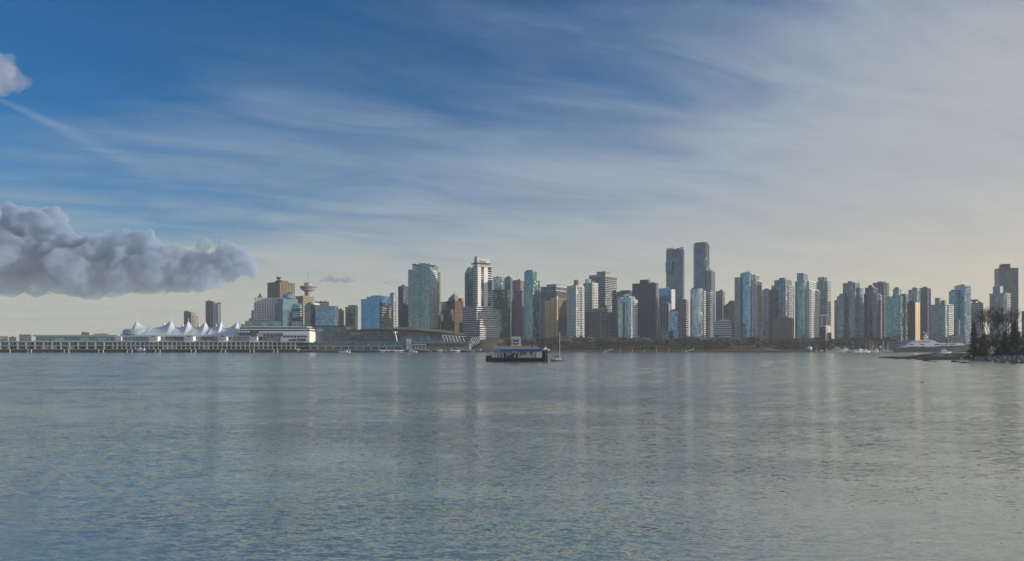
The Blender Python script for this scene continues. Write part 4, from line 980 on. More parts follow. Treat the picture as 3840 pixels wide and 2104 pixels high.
MB().prism([(bl(1843), -.6), (bl(2030), -.6), (bl(2030), 9.6), (bl(1843), 9.6)], bz(1318), bz(1309)).build('roof_fascia', 'blue_paint', bg)
MB().prism([(bl(1843), -.65), (bl(1928), -.65), (bl(1928), -.6), (bl(1843), -.6)], bz(1309.6), bz(1308)).build('roof_trim', 'pale_blue_wall', bg)
MB().prism([(bl(1844), -.5), (bl(2029), -.5), (bl(2029), 9.5), (bl(1844), 9.5)], bz(1309), bz(1299), [(bl(1858), 3), (bl(2014), 3), (bl(2014), 6), (bl(1858), 6)]).build('roof', 'grey_wall', bg)
text('Chevron', 1.15, 'white_paint', bg, (bl(1859), -.68, bz(1316.5)), (R(90), 0, 0), ext=.02)
for x0, x1, y0, y1, mt in ((1951, 1955, 1320, 1333, 'black_glass'), (1958, 1962, 1320, 1333, 'black_glass'), (1965, 1972, 1321, 1329.5, 'black_glass'), (1989, 1996, 1321, 1330, 'black_glass'), (1901, 1909, 1321, 1325, 'black_glass')):
    w_ = MB().box(bl(x0), bl(x1), 2.1, 2.2, bz(y1), bz(y0)).build('window', mt, bg)
    mb = MB(); mb.box(bl(x0) - .1, bl(x1) + .1, 2.02, 2.12, bz(y0), bz(y0) + .1); mb.box(bl(x0) - .1, bl(x1) + .1, 2.02, 2.12, bz(y1) - .1, bz(y1)); mb.build('frame', 'mid_wall', w_)
for x0, x1, y0, y1, mt in ((1890, 1896, 1325, 1341.5, 'black_paint'), (1902, 1914, 1333, 1341.5, 'green_paint'), (1914, 1919, 1330, 1341.5, 'red_paint'), (1920, 1941, 1320, 1341.5, 'deck_grey'), (2009, 2012, 1326, 1341.5, 'deck_grey'), (1899, 1914, 1322, 1333, 'pale_wall')):
    MB().box(bl(x0), bl(x1), 1.2, 2.3, bz(y1), bz(y0)).build('door' if mt == 'black_paint' else 'equipment_locker', mt, bg)
for k_, x_ in enumerate((1862, 1868, 1873, 1880, 1885, 1925, 1930, 1936)):
    o = MB().box(-.35, .35, -.3, .3, 0, 1.35).build('fuel_pump', 'navy_paint' if k_ % 2 else 'white_paint', bg, (bl(x_), .6, bz(1342)))
    MB().tube((.36, 0, 1.1), (.6, 0, .3), .06, n=4).build('hose', 'rubber', o)
mb = MB()
for k_ in range(20):
    x_ = bl(1945 + k_ * 5.4); mb.tube((x_, .3, bz(1342.5)), (x_, .3, bz(1342.5) + 1), .03, n=4)
mb.tube((bl(1945), .3, bz(1342.5) + 1), (bl(2048), .3, bz(1342.5) + 1), .03, n=4); mb.tube((bl(1945), .3, bz(1342.5) + .5), (bl(2048), .3, bz(1342.5) + .5), .025, n=4)
mb.build('railing', 'white_paint', bg)
mb = MB()
for x_ in (1922, 1948): mb.box(bl(x_) - .12, bl(x_) + .12, 3.8, 4.1, bz(1300), bz(1264))
mb.build('sign_post', 'white_paint', bg)
sg = MB().box(bl(1918), bl(1952.5), 3.5, 3.75, bz(1300), bz(1263)).build('sign_board', 'white_paint', bg)
cx_ = bl(1935.2); hw = bl(1948) - cx_
def chev(zc, h_, dp): return [(cx_ - hw, zc + dp), (cx_, zc), (cx_ + hw, zc + dp), (cx_ + hw, zc + dp - h_), (cx_, zc - h_), (cx_ - hw, zc + dp - h_)]
for nm, mt, zc in (('sign_chevron', 'navy_sign', bz(1275.5)), ('sign_chevron', 'red_sign', bz(1286.5))):
    if mt not in MATS: plain(mt, (.03, .06, .28) if 'navy' in mt else (.42, .05, .06), .4)
    mb = MB(); p_ = chev(zc, .95, .42)
    for q0, q1 in ((0, 1), (1, 2)):
        a0, a1, a2, a3 = (p_[0], p_[1], p_[4], p_[5]) if q0 == 0 else (p_[1], p_[2], p_[3], p_[4])
        mb.yprism([a3, a2, a1, a0], 3.42, 3.5)
    mb.build(nm, mt, sg)
text('Chevron', .95, 'navy_sign', sg, (cx_, 3.45, bz(1271.3)), (R(90), 0, 0), ext=.02)
MB().box(bl(1920), bl(1951), 3.4, 3.5, bz(1299), bz(1296.5)).build('sign_strip', 'pink_wall', sg)
for x_, y_ in ((1924, 1320), (1934, 1320), (1843, 1321)):
    o = MB().tube((0, 0, 0), (0, 0, .5), .05, n=4).build('lamp_arm', 'metal', bg, (bl(x_), -.2, bz(y_)))
    MB().lathe([(.05, -.45), (.42, -.2), (.42, .1), (.1, .3)], n=10).build('lamp_globe', 'lamp_glass', o, smooth=True)
for x_, y_ in ((1957, 1295), (1989, 1297), (2004, 1295), (1860, 1296), (1880, 1294)):
    MB().tube((0, 0, 0), (0, 0, bz(y_) - bz(1299) + .6), .09, n=5).build('roof_vent', 'white_paint', bg, (bl(x_), 4, bz(1299.5)))
MB().box(bl(1991), bl(2005), 3.8, 5, bz(1299), bz(1297)).build('roof_hatch', 'dark_metal', bg)
# piling cluster
dl = empty('mooring_dolphin', (X(2044, 334), 334, 0)); tag(dl, 'dark weathered piling cluster with pale caps between barge and sailboat', 'piling')
for k_, (ox, oy) in enumerate(((-.8, 0), (0, -.4), (.8, 0), (-.4, .8), (.4, .8))):
    MB().tube((ox * 1.35, oy * 1.35, -2), (ox, oy, Z(1314, 334) + (k_ % 3) * .25), .42, .36, 8).build('pile', 'wood_dark', dl)
MB().lathe([(1.2, 2.8), (1.3, 2.9), (1.3, 3.3), (1.2, 3.4)], n=12).build('rope_lashing', 'dark_metal', dl)
for k_, (ox, h_) in enumerate(((-.5, 1.1), (.2, 1.6), (.7, 1.0), (1.6, .9))):
    MB().lathe([(.5 - .05 * k_, 0), (.45, h_ * .5), (.12, h_), (.02, h_ + .1)], n=8).build('pile_cap', 'white_paint', dl, (ox, .2 * k_, Z(1314, 334) + (0 if k_ < 3 else -.2)))

# ------------------------------------------------------------------ boats
def hull_mesh(L, Bm, Hh, name, mat, sheer=.25, rake=.12):
    mb = MB(); N_ = 10; sec = []
    for i_ in range(N_ + 1):
        s_ = i_ / N_; x = -L / 2 + L * s_; wv = Bm / 2 * (min(1, .72 + s_ * .9) if s_ < .3 else (1 - ((s_ - .3) / .7) ** 2.4) * 1.0) + .02
        zt = Hh * (1 + sheer * s_ * s_); xt = x + rake * L * max(0, s_ - .6) ** 1.5
        sec.append([(x, -wv * .55, -.4), (xt, -wv, zt), (xt, wv, zt), (x, wv * .55, -.4)])
    b_ = len(mb.v)
    for s4 in sec: mb.v += s4
    for i_ in range(N_):
        for k_ in range(4):
            a0 = b_ + i_ * 4 + k_; a1 = b_ + i_ * 4 + (k_ + 1) % 4; mb.f.append((a0, a1, a1 + 4, a0 + 4))
    mb.f += [(b_ + 3, b_ + 2, b_ + 1, b_), (b_ + N_ * 4, b_ + N_ * 4 + 1, b_ + N_ * 4 + 2, b_ + N_ * 4 + 3)]
    return mb.mesh(name, mat)
def make_sail(L=11, mast=14, hullm='white_paint', cover='cloth_blue'):
    o = empty('sailboat', (0, 0, 0))
    add('hull', hull_mesh(L, L * .3, 1.1, 'hull', hullm), o)
    MB().xprism([(-1, 1.1), (1, 1.1), (.75, 1.75), (-.75, 1.75)], -L * .18, L * .2).build('cabin', 'white_paint', o)
    MB().tube((L * .08, 0, 1.2), (L * .08, 0, mast), .14, .09, 6).build('mast', 'white_paint', o)
    bm2 = MB().tube((L * .06, 0, 2.4), (-L * .36, 0, 2.3), .1, n=6).build('boom', 'white_paint', o)
    MB().tube((L * .05, 0, 2.6), (-L * .34, 0, 2.5), .24, .18, 6).build('sail_cover', cover, bm2)
    mb = MB(); mb.tube((L * .55, 0, 1.4), (L * .08, 0, mast - .3), .03, n=3); mb.tube((-L * .48, 0, 1.2), (L * .08, 0, mast - .3), .03, n=3)
    mb.tube((L * .08, -1.3, 1.2), (L * .08, 0, mast * .9), .03, n=3); mb.tube((L * .08, 1.3, 1.2), (L * .08, 0, mast * .9), .03, n=3); mb.build('rigging', 'metal', o)
    MB().box(L * .07, L * .09, -1.1, 1.1, mast * .6, mast * .6 + .1).build('spreader', 'white_paint', o)
    return o
def make_cruiser(L=14, tall=1.0):
    o = empty('motor_yacht', (0, 0, 0))
    add('hull', hull_mesh(L, L * .3, L * .11, 'hull', 'white_paint', .35, .2), o)
    h0 = L * .11
    MB().yprism([(-L * .38, h0), (L * .25, h0), (L * .12, h0 + 2.0 * tall), (-L * .36, h0 + 2.0 * tall)], -L * .12, L * .12).build('cabin', 'white_paint', o)
    MB().yprism([(-L * .3, h0 + .8 * tall), (L * .2, h0 + .8 * tall), (L * .15, h0 + 1.5 * tall), (-L * .3, h0 + 1.5 * tall)], -L * .123, L * .123).build('window_band', 'black_glass', o)
    MB().yprism([(-L * .3, h0 + 2.0 * tall), (L * .06, h0 + 2.0 * tall), (L * .02, h0 + 2.8 * tall), (-L * .28, h0 + 2.8 * tall)], -L * .09, L * .09).build('flybridge', 'white_paint', o)
    MB().box(-L * .27, -L * .05, -L * .09, L * .09, h0 + 4.0 * tall, h0 + 4.15 * tall).build('hardtop', 'white_paint', o)
    mb = MB()
    for sx in (-.26, -.07):
        for sy in (-.08, .08): mb.tube((L * sx, L * sy, h0 + 2.7 * tall), (L * sx, L * sy, h0 + 4.05 * tall), .08, n=4)
    mb.build('hardtop_frame', 'white_paint', o)
    mb = MB(); mb.tube((L * .25, -L * .1, h0 + .1), (L * .25, -L * .1, h0 + .8), .03, n=3); mb.tube((-L * .1, -L * .14, h0 + .8), (L * .5, -L * .03, h0 + 1.4), .03, n=3); mb.tube((-L * .1, L * .14, h0 + .8), (L * .5, L * .03, h0 + 1.4), .03, n=3); mb.build('bow_rail', 'metal', o)
    return o
sb = make_sail(); sb.location = (X(3246, 1060), 1060, 0); sb.rotation_euler.z = R(40)
tag(sb, 'short-masted sailboat, leftmost of the masts moored at the marina', 'sailboat', 'sailboats moored at the marina')
msl = [(3263, 955, 1.28, 70, 'sailboat with the tallest mast, one of a close pair of tall masts in the marina'),
       (3268, 965, 1.2, -60, 'sailboat whose mast nearly touches the tallest mast beside it'),
       (3286, 975, 1.0, 20, 'sailboat with a faint thin mast between the mast pair and the channel marker'),
       (3313, 965, 1.2, 75, 'sailboat with a tall mast just right of the channel marker'),
       (3332, 970, 1.18, 110, 'sailboat with the last tall mast before the long yacht'),
       (3196, 960, 1.25, 15, 'sailboat with a lone tall mast among the motor yachts')]
for x_, d_, s_, a_, lb in msl:
    d_ += 100; c = copy_tree(sb); c.location = (X(x_, d_), d_, 0); c.rotation_euler.z = R(a_); c.scale = (1, 1, s_); c['label'] = lb
cr = make_cruiser(20, 1.5); cr.location = (X(3132, 1040), 1040, 0); cr.rotation_euler.z = R(172)
tag(cr, 'big white motor yacht with raised bow, leftmost in the marina', 'motor yacht', 'motor yachts moored at the marina')
for x_, d_, s_, a_, lb in ((3176, 945, .85, 8, 'white motor yacht with a flat canopy behind the open launch'), (3146, 965, .95, 5, 'second white motor yacht half hidden behind the leftmost one'),
                           (3222, 950, .7, 200, 'small dark-windowed cruiser right of the open launch'), (3250, 945, .6, 15, 'small white cruiser moored under the tallest masts'),
                           (3283, 950, .62, 190, 'small cruiser left of the channel marker'), (3312, 955, .6, 10, 'small white cruiser right of the channel marker'),
                           (3336, 960, .6, 35, 'small cruiser angled by the stern of the long yacht'),
                           (1548, 995, .6, 0, 'white houseboat-like cruiser at the foot of the lift tower')):
    d_ += 100 if x_ > 3000 else 0; c = copy_tree(cr); c.location = (X(x_, d_), d_, 0); c.rotation_euler.z = R(a_); c.scale = (s_, s_, s_); c['label'] = lb
    if x_ < 2000: c['group'] = ''; del c['group']
def marina_float(x0, x1, d, lb):
    o = empty('dock', (X((x0 + x1) / 2, d), d, 0)); tag(o, lb, 'dock')
    h_ = (X(x1, d) - X(x0, d)) / 2
    MB().box(-h_, h_, -1.2, 1.2, -.3, .7).build('float', 'deck_grey', o)
    pm2 = MB().tube((0, 0, -2), (0, 0, 3.6), .22, n=6).mesh('pile', 'wood_dark')
    k_ = -h_ + 3
    while k_ < h_: add('pile', pm2, o, (k_, 1.4, 0)); k_ += 12
rb = random.Random(9)
for k_ in range(16):
    x_ = 3062 + k_ * 18 + rb.uniform(-6, 6); d_ = 1072 + rb.uniform(-4, 14); sl_ = k_ % 3 == 0
    c = copy_tree(sb if sl_ else cr); s_ = rb.uniform(.8, 1.15) if sl_ else rb.uniform(.4, .62)
    c.location = (X(x_, d_), d_, 0); c.rotation_euler.z = R(rb.choice((60, 85, 100, 250, 275)) + rb.uniform(-8, 8)); c.scale = (s_, s_, s_)
    tag(c, 'sailboat with a faint mast in the rear row of the marina' if sl_ else 'small white cruiser packed in the rear row of the marina', None, 'rear row sailboats of the marina' if sl_ else 'rear row cruisers of the marina')
marina_float(3040, 3345, 1068, 'long marina float behind the moored motor yachts and sailboats')
marina_float(1400, 1560, 985, 'seaplane float below the glazed promenade'); marina_float(1610, 1790, 988, 'long float in front of the terrace with the pale gangway')
# long dark-hulled yacht
YD = 1055.0
ya = empty('superyacht', (X(3488, YD), YD, 0)); tag(ya, 'long superyacht, slate hull, white decks and radar mast', 'yacht')
YX = ya.location.x
yl = lambda x: X(x, YD) - YX
yz = lambda y: Z(y, YD)
mb = MB(); N_ = 16; sec = []
top = [(3358, 1308), (3370, 1305), (3392, 1302), (3460, 1302), (3500, 1300), (3520, 1297), (3560, 1296), (3612, 1294)]
for i_ in range(N_ + 1):
    s_ = i_ / N_; xt = 3360 + (3613 - 3360) * s_; xb = 3362 + (3598 - 3362) * s_
    wv = 6.5 * (1 if s_ < .6 else max(.03, 1 - ((s_ - .6) / .4) ** 2)); zt = yz(interp(top, xt))
    sec.append([(yl(xb), -wv * .8, -.5), (yl(xt), -wv, zt), (yl(xt), wv, zt), (yl(xb), wv * .8, -.5)])
for s4 in sec: mb.v += s4
for i_ in range(N_):
    for k_ in range(4): a0 = i_ * 4 + k_; a1 = i_ * 4 + (k_ + 1) % 4; mb.f.append((a0, a1, a1 + 4, a0 + 4))
mb.f += [(3, 2, 1, 0), (N_ * 4, N_ * 4 + 1, N_ * 4 + 2, N_ * 4 + 3)]
mb.build('hull', 'dark_boat_hull', ya)
def deck(name, pts, w_, mat): MB().yprism([(yl(a_), yz(b_)) for a_, b_ in pts], -w_, w_).build(name, mat, ya)
deck('main_deck', [(3378, 1303), (3505, 1303), (3530, 1297.2), (3612, 1295), (3612, 1292.5), (3586, 1292.5), (3520, 1294), (3392, 1296), (3380, 1300)], 5.9, 'white_paint')
deck('deck_window', [(3398, 1302.5), (3434, 1302.5), (3434, 1299.6), (3398, 1299.6)], 5.95, 'black_glass')
deck('deck_window', [(3438, 1302.5), (3462, 1302.5), (3462, 1299.6), (3438, 1299.6)], 5.95, 'black_glass')
deck('upper_deck', [(3402, 1296), (3585, 1293), (3570, 1288), (3490, 1284.5), (3410, 1286), (3401, 1290)], 5.1, 'white_paint')
for a_, b_ in ((3404, 1420), (3443, 1460), (3498, 1518), (3522, 1528), (3534, 1546), (3550, 1575)):
    b_ = b_ + 0 if b_ > 3000 else b_ + 2000
    deck('deck_window', [(a_, 1293.6), (b_, 1293.6), (b_ - 1, 1290.4), (a_ + 1, 1290.4)], 5.16, 'black_glass')
deck('bow_bulwark', [(3560, 1293), (3612, 1293), (3608, 1288), (3590, 1286.5)], 2.6, 'white_paint')
deck('bridge_deck', [(3412, 1285.6), (3512, 1285.6), (3495, 1276.5), (3480, 1274), (3455, 1275), (3418, 1278.5)], 4.2, 'white_paint')
deck('deck_window', [(3420, 1284), (3430, 1284), (3430, 1281), (3420, 1281)], 4.26, 'black_glass'); deck('deck_window', [(3437, 1284), (3482, 1283.5), (3480, 1280.6), (3437, 1281)], 4.26, 'black_glass')
MB().tube((yl(3470), 0, yz(1276)), (yl(3471), 0, yz(1250)), 1.5, .6, 8).build('radar_mast', 'white_paint', ya)
for x_, y_, r_ in ((3464.5, 1266, 1.6), (3474, 1265, 1.8), (3464, 1246.5, 1.15), (3475, 1249, .8), (3469, 1260, 1.1)):
    MB().lathe([(r_ * math.sin(R(q_)), -r_ * math.cos(R(q_))) for q_ in range(6, 180, 24)], n=12).build('radar_dome', 'white_paint', ya, (yl(x_), 0, yz(y_)), smooth=True)
MB().tube((yl(3464), 0, yz(1257)), (yl(3480), 0, yz(1255)), .35, n=6).build('mast_yard', 'white_paint', ya)
MB().tube((yl(3379), 0, yz(1303)), (yl(3378), 0, yz(1289)), .12, n=5).build('flag_staff', 'white_paint', ya)
MB().box(yl(3378.5), yl(3384), -.05, .05, yz(1297), yz(1291)).build('flag', 'red_paint', ya)
# small cruiser in front of it, little blue tug by the pier, white speedboat, open launch
c = copy_tree(cr); c.location = (X(3545, 850), 850, 0); c.rotation_euler.z = R(4); c.scale = (.68, .68, .62); c['label'] = 'small white cruiser with a swept arch in front of the long yacht'
tug = empty('tugboat', (X(530, 975), 975, 0)); tag(tug, 'small blue-hulled workboat with white cabins against the pier piles', 'workboat')
add('hull', hull_mesh(13, 5, 2.4, 'hull', 'blue_paint'), tug); MB().box(-4.5, -.5, -1.8, 1.8, 2.4, 6).build('cabin', 'white_paint', tug); MB().box(1.5, 4.5, -1.5, 1.5, 2.4, 5.2).build('wheelhouse', 'pale_wall', tug)
MB().box(-4.6, -.4, -1.85, 1.85, 4, 5).build('window_band', 'black_glass', tug); MB().tube((.5, 0, 2.4), (.5, 0, 8), .12, n=5).build('mast', 'metal', tug)
fp = empty('speedboat', (X(1292, 930), 930, 0)); fp.rotation_euler.z = R(175); tag(fp, 'white speedboat under way in front of the convention centre quay', 'speedboat')
add('hull', hull_mesh(15, 4, 1.6, 'hull', 'white_paint', .6, .15), fp); MB().yprism([(-4, 1.6), (2.5, 1.6), (.5, 3.4), (-3.6, 3.4)], -1.5, 1.5).build('cabin', 'white_paint', fp)
MB().yprism([(-3.4, 2.2), (1.6, 2.2), (.7, 3.0), (-3.4, 3.0)], -1.56, 1.56).build('window_band', 'black_glass', fp)
MB().tube((-6.2, -1, 1.5), (-7, -1, 4.4), .25, n=5).build('engine_arch', 'white_paint', fp)
la = empty('launch', (X(3193, 985), 985, 0)); tag(la, 'low grey open launch nearest the water side of the marina', 'launch')
add('hull', hull_mesh(15, 4.2, 1.5, 'hull', 'pale_blue_wall', .3), la)
for k_ in range(4): MB().box(-5 + k_ * 2.6, -4 + k_ * 2.6, -1.2, 1.2, 1.5, 2.7 + (k_ % 2) * .6).build('seat_box', ('cloth_blue', 'white_paint')[k_ % 2], la)
# seaplanes at the float
def make_plane():
    o = empty('seaplane', (0, 0, 0))
    mb = MB(); mb.tube((-5.5, 0, 2.9), (-1, 0, 2.3), .25, .75, 8); mb.tube((-1, 0, 2.3), (2.6, 0, 2.3), .75, .7, 8); mb.tube((2.6, 0, 2.3), (4, 0, 2.2), .7, .35, 8); mb.build('fuselage', 'white_paint', o)
    MB().box(-.4, 1.4, -7.3, 7.3, 3.1, 3.3).build('wing', 'white_paint', o)
    MB().box(-5.6, -4.6, -2.4, 2.4, 2.9, 3.0).build('tailplane', 'white_paint', o)
    MB().yprism([(-5.7, 3), (-4.3, 3), (-5.1, 4.8), (-5.8, 4.8)], -.08, .08).build('tail_fin', 'blue_paint', o)
    for s_ in (-1.3, 1.3):
        f_ = MB().tube((-3.3, s_, .35), (3.2, s_, .45), .3, .35, 6).build('float', 'mid_wall', o)
        MB().tube((0, s_, .5), (0, s_ * .5, 1.8), .07, n=4).build('strut', 'metal', f_)
    MB().tube((4, 0, 1.1), (4.05, 0, 3.3), .07, n=4).build('propeller', 'dark_metal', o)
    return o
sp = make_plane()
for k_, (x_, a_, lb) in enumerate(((1436, 20, 'white seaplane moored first from the left on the seaplane float'), (1458, 160, 'white seaplane second from the left on the seaplane float'), (1482, 15, 'white seaplane third from the left on the seaplane float'), (1503, 200, 'white seaplane at the right end of the seaplane float'),
                                   (1650, 10, 'white seaplane moored left on the long float below the terrace'), (1695, 170, 'white seaplane moored in the middle of the long float below the terrace'), (1715, 30, 'white seaplane moored right on the long float below the terrace'))):
    o = sp if k_ == 0 else copy_tree(sp)
    o.location = (X(x_, 978), 978, 0); o.rotation_euler.z = R(a_); tag(o, lb, 'seaplane', 'seaplanes moored at the floats')
# single mast sailboat by the barge
bsb = make_sail(9, 14, 'deck_grey', 'black_paint'); tag(bsb, 'x', 'sailboat'); c = bsb; c.location = (X(2094, 340), 340, -.35); c.rotation_euler.z = R(0); c.scale = (.82, .9, 1.02); c['label'] = 'cluttered grey sailboat with bare tall mast moored beside the piling cluster'
for k_, (ox, hh) in enumerate(((-4.2, 1.9), (-2.8, 2.3), (-1.6, 1.7), (2.8, 2.0))):
    MB().box(ox - .25, ox + .25, -.4, .4, 1.0, hh).build('deck_box', ('cloth_blue', 'pale_wall', 'black_paint', 'tan_wall')[k_], c)
# channel marker
mk = empty('channel_marker', (X(3302, 900), 900, 0)); tag(mk, 'white channel marker on two dark piles in front of the marina', 'channel marker')
for s_ in (-1.2, 1.2): MB().tube((s_ * 1.3, 0, -2), (s_, 0, 6), .55, n=7).build('pile', 'wood_dark', mk)
MB().box(-1.6, 1.2, -1, 1, 5.2, 6).build('platform', 'dark_metal', mk); MB().lathe([(1.0, 6), (1.1, 7.5), (.8, 8.4), (.2, 8.8)], n=10).build('beacon', 'white_paint', mk, (-.4, 0, 0))

# seawall fittings: pale gangways and lamp posts
lp0 = None
for k_, (x_, lb) in enumerate(((2272, 'leftmost'), (2326, 'second'), (2371, 'third'), (2415, 'fourth'), (2462, 'fifth'), (2507, 'sixth'), (2558, 'seventh'), (2571, 'eighth'))):
    if lp0 is None:
        lp0 = o = empty('mooring_post', (0, 0, 0)); MB().tube((0, 0, 0), (0, 0, 6.0), .26, n=6).build('post', 'pale_wall', o); MB().tube((0, 0, 5.7), (1.4, 0, 6.2), .2, n=5).build('arm', 'pale_wall', o)
    else: o = copy_tree(lp0)
    o.location = (X(x_, 1038), 1038, -.5); o.scale = (1, 1, .8 + .12 * (k_ % 3)); tag(o, 'white mooring post along the seawall, %s from the sailboat mast' % lb, 'mooring post', 'white posts along the seawall')
for x_, lb in ((2283, 'pale gangway rising beside the leftmost white seawall post'), (2586, 'pale gangway rising beside the last white seawall posts')):
    o = empty('gangway', (X(x_, 1038), 1038, 0)); tag(o, lb, 'gangway')
    MB().poly([(-6, -1, .6), (6.5, -1, 4.4), (6.5, 1, 4.4), (-6, 1, .6), (-6, -1, 1.7), (6.5, -1, 5.6), (6.5, 1, 5.6), (-6, 1, 1.7)],
              [(3, 2, 1, 0), (4, 5, 6, 7), (0, 1, 5, 4), (1, 2, 6, 5), (2, 3, 7, 6), (3, 0, 4, 7)]).build('ramp', 'pale_wall', o)
    MB().box(-8, -5, -2, 2, -.3, .7).build('float', 'pale_wall', o)
o = empty('domed_shelter', (X(3035, 1112), 1112, 2)); tag(o, 'small white domed shelter on the seawall below the turquoise condo', 'shelter')
MB().lathe([(4.2 * math.cos(R(q_)), 3 + 3.4 * math.sin(R(q_))) for q_ in range(0, 90, 15)], n=14).build('dome', 'white_paint', o, smooth=True); MB().lathe([(3.6, 0), (3.6, 3)], n=14).build('wall', 'mid_wall', o)

# ------------------------------------------------------------------ island shore
def front_D(x):
    y_ = interp([(3290, 1341), (3310, 1343), (3400, 1348), (3500, 1351.5), (3640, 1353), (3720, 1357), (3840, 1364), (4200, 1375)], x); return CH * F / (y_ - HY)
def land_h(x): return interp([(3290, .1), (3320, .7), (3400, 1.3), (3460, 2.6), (3513, 3.3), (3535, 2.5), (3567, 3.1), (3640, 3.0), (4200, 3.2)], x)
vs, fs = [], []
NI, NJ = 130, 26
for i_ in range(NI + 1):
    x = 3286 + (4240 - 3286) * i_ / NI; Df = front_D(x); back = Df + interp([(3286, 4), (3320, 18), (3400, 46), (3520, 90), (3640, 150), (4240, 260)], x)
    for j in range(NJ + 1):
        v = j / NJ; Dd = Df + (back - Df) * v
        w_ = min(1, v / .4) ** .8 * min(1, (1 - v) / .15)
        z = -.5 + (land_h(x) + .5) * w_ + .35 * mnoise.noise(Vector((x * .06, Dd * .12, 2))) * (w_ > .02) + .15 * mnoise.noise(Vector((x * .25, Dd * .5, 5)))
        vs.append((X(x, Dd), Dd, z))
for i_ in range(NI):
    for j in range(NJ): a0 = i_ * (NJ + 1) + j; fs.append((a0, a0 + NJ + 1, a0 + NJ + 2, a0 + 1))
o = add('beach', mesh('beach', vs, fs, 'shingle', True)); o['kind'] = 'structure'
def rock_mesh(seed, mat):
    rnd = random.Random(seed); bmv = []; n_ = 9
    mb = MB(); prof_ = [(.25, -.3), (.8, -.1), (1, .15), (.8, .4), (.4, .58), (.05, .62)]
    mb.lathe(prof_, n=n_); off_ = rnd.random() * 50
    mb.v = [(x * (1 + .35 * mnoise.noise(Vector((x + off_, y, z)))), y * (1 + .35 * mnoise.noise(Vector((x, y + off_, z)))), z * (1 + .5 * mnoise.noise(Vector((x, y, off_))))) for x, y, z in mb.v]
    return mb.mesh('rock', mat)
wr = [rock_mesh(s_, 'wet_rock') for s_ in range(3)]
for x_, y_, s_, lb in ((3363, 1347.5, .9, 'tiny dark rock just off the tip of the spit'), (3477, 1354.5, 2.4, 'long flat dark rock, leftmost of the larger rocks off the beach'), (3493, 1356, .7, 'pebble-sized dark rock between two flat rocks off the beach'),
                       (3507, 1356, 1.2, 'small flat dark rock off the middle of the beach'), (3582, 1357.5, 2.5, 'bulky dark rock in open water off the beach'), (3622, 1362.5, 2.8, 'pointed dark rock nearest the viewer'),
                       (3653, 1356.5, .9, 'small dark rock just off the pale shingle'), (3741, 1361, 1.3, 'dark rock at the foam line near the right shore'), (3761, 1363, 1.3, 'dark rock right of the foam line rock'), (3800, 1364, 1.2, 'last small dark rock off the right shore'), (3460, 1436, .55, 'single tiny dark object floating far out on calm water')):
    d_ = CH * F / (y_ - HY); o = add('rock', random.choice(wr), None, (X(x_, d_), d_, .02)); o.scale = (s_, s_ * .7, s_ * .38); o.rotation_euler.z = random.random() * .6
    tag(o, lb, 'rock', 'dark rocks off the beach')
mb = MB(); rr_ = random.Random(3)
for k_ in range(900):
    x = 3300 + 560 * rr_.random() ** .8; Df = front_D(x); v = rr_.random()
    band = interp([(3286, 4), (3320, 18), (3400, 46), (3520, 90), (3640, 110), (4240, 120)], x)
    Dd = Df + band * v; w_ = min(1, v / .5) ** .8
    z = land_h(x) * w_ * .8; s_ = (.25 + .7 * rr_.random() ** 2) * (1.5 if x > 3600 else 1)
    a0 = rr_.random() * 6; n_ = 6; pts = [(X(x, Dd) + s_ * math.cos(a0 + q_ * 1.047) * (1 + .3 * rr_.random()), Dd + s_ * math.sin(a0 + q_ * 1.047)) for q_ in range(n_)]
    cxp = (X(x, Dd), Dd); tp = [((px_ + cxp[0]) / 2, (py_ + cxp[1]) / 2) for px_, py_ in pts]
    mb.prism(pts, z - .3, z + s_ * .55, tp)
o = mb.build('shore_rubble', 'dry_rock'); o['kind'] = 'stuff'
tag(o, 'loose grey boulders and rubble strewn over the dark shingle', 'rubble')

# ------------------------------------------------------------------ trees
def branch(mb, tips, p, d, L, r, depth, rnd, up=.25):
    q = p + d * L
    mb.tube(p, q, r, r * .6, 5 if r > .06 else 3)
    if depth == 0: tips.append((q, d)); return
    for k_ in range(3 if depth > 1 else 4):
        nd = (d + Vector((rnd.uniform(-1, 1), rnd.uniform(-1, 1), rnd.uniform(-.4, .7))) * .75 + Vector((0, 0, up * .4))).normalized()
        branch(mb, tips, p + d * L * rnd.uniform(.55, 1), nd, L * rnd.uniform(.6, .8), r * .58, depth - 1, rnd, up)
def bare_tree(name, seed, H, mat='winter_twigs', twigs=14, depth=3, tw=.05, tl=.9):
    rnd = random.Random(seed); o = empty(name, (0, 0, 0))
    mb = MB(); tips = []; tr = MB().tube((0, 0, -.5), (0, 0, H * .3), H * .022, H * .016, 7)
    tr.build('trunk', 'bark', o)
    for k_ in range(5):
        a0 = k_ * 1.26 + rnd.random(); d = Vector((math.cos(a0) * .5, math.sin(a0) * .5, 1)).normalized()
        branch(mb, tips, Vector((0, 0, H * rnd.uniform(.2, .3))), d, H * .24, H * .011, depth, rnd)
    mb.build('limbs', 'bark', o) if False else mb.build('branch_work', 'bark', o)
    tm = MB()
    for q, d in tips:
        for k_ in range(twigs):
            dd = (d + Vector((rnd.uniform(-1, 1), rnd.uniform(-1, 1), rnd.uniform(-.5, .8)))).normalized() * H * .07 * tl * rnd.uniform(.5, 1.3)
            s_ = q - d * rnd.random() * H * .05; sd_ = dd.cross(Vector((rnd.random(), rnd.random(), .3))).normalized() * tw * H * .1
            tm.poly([s_ - sd_, s_ + sd_, s_ + dd], [(0, 1, 2)])
    cw = tm.build('crown', mat, o)
    return o
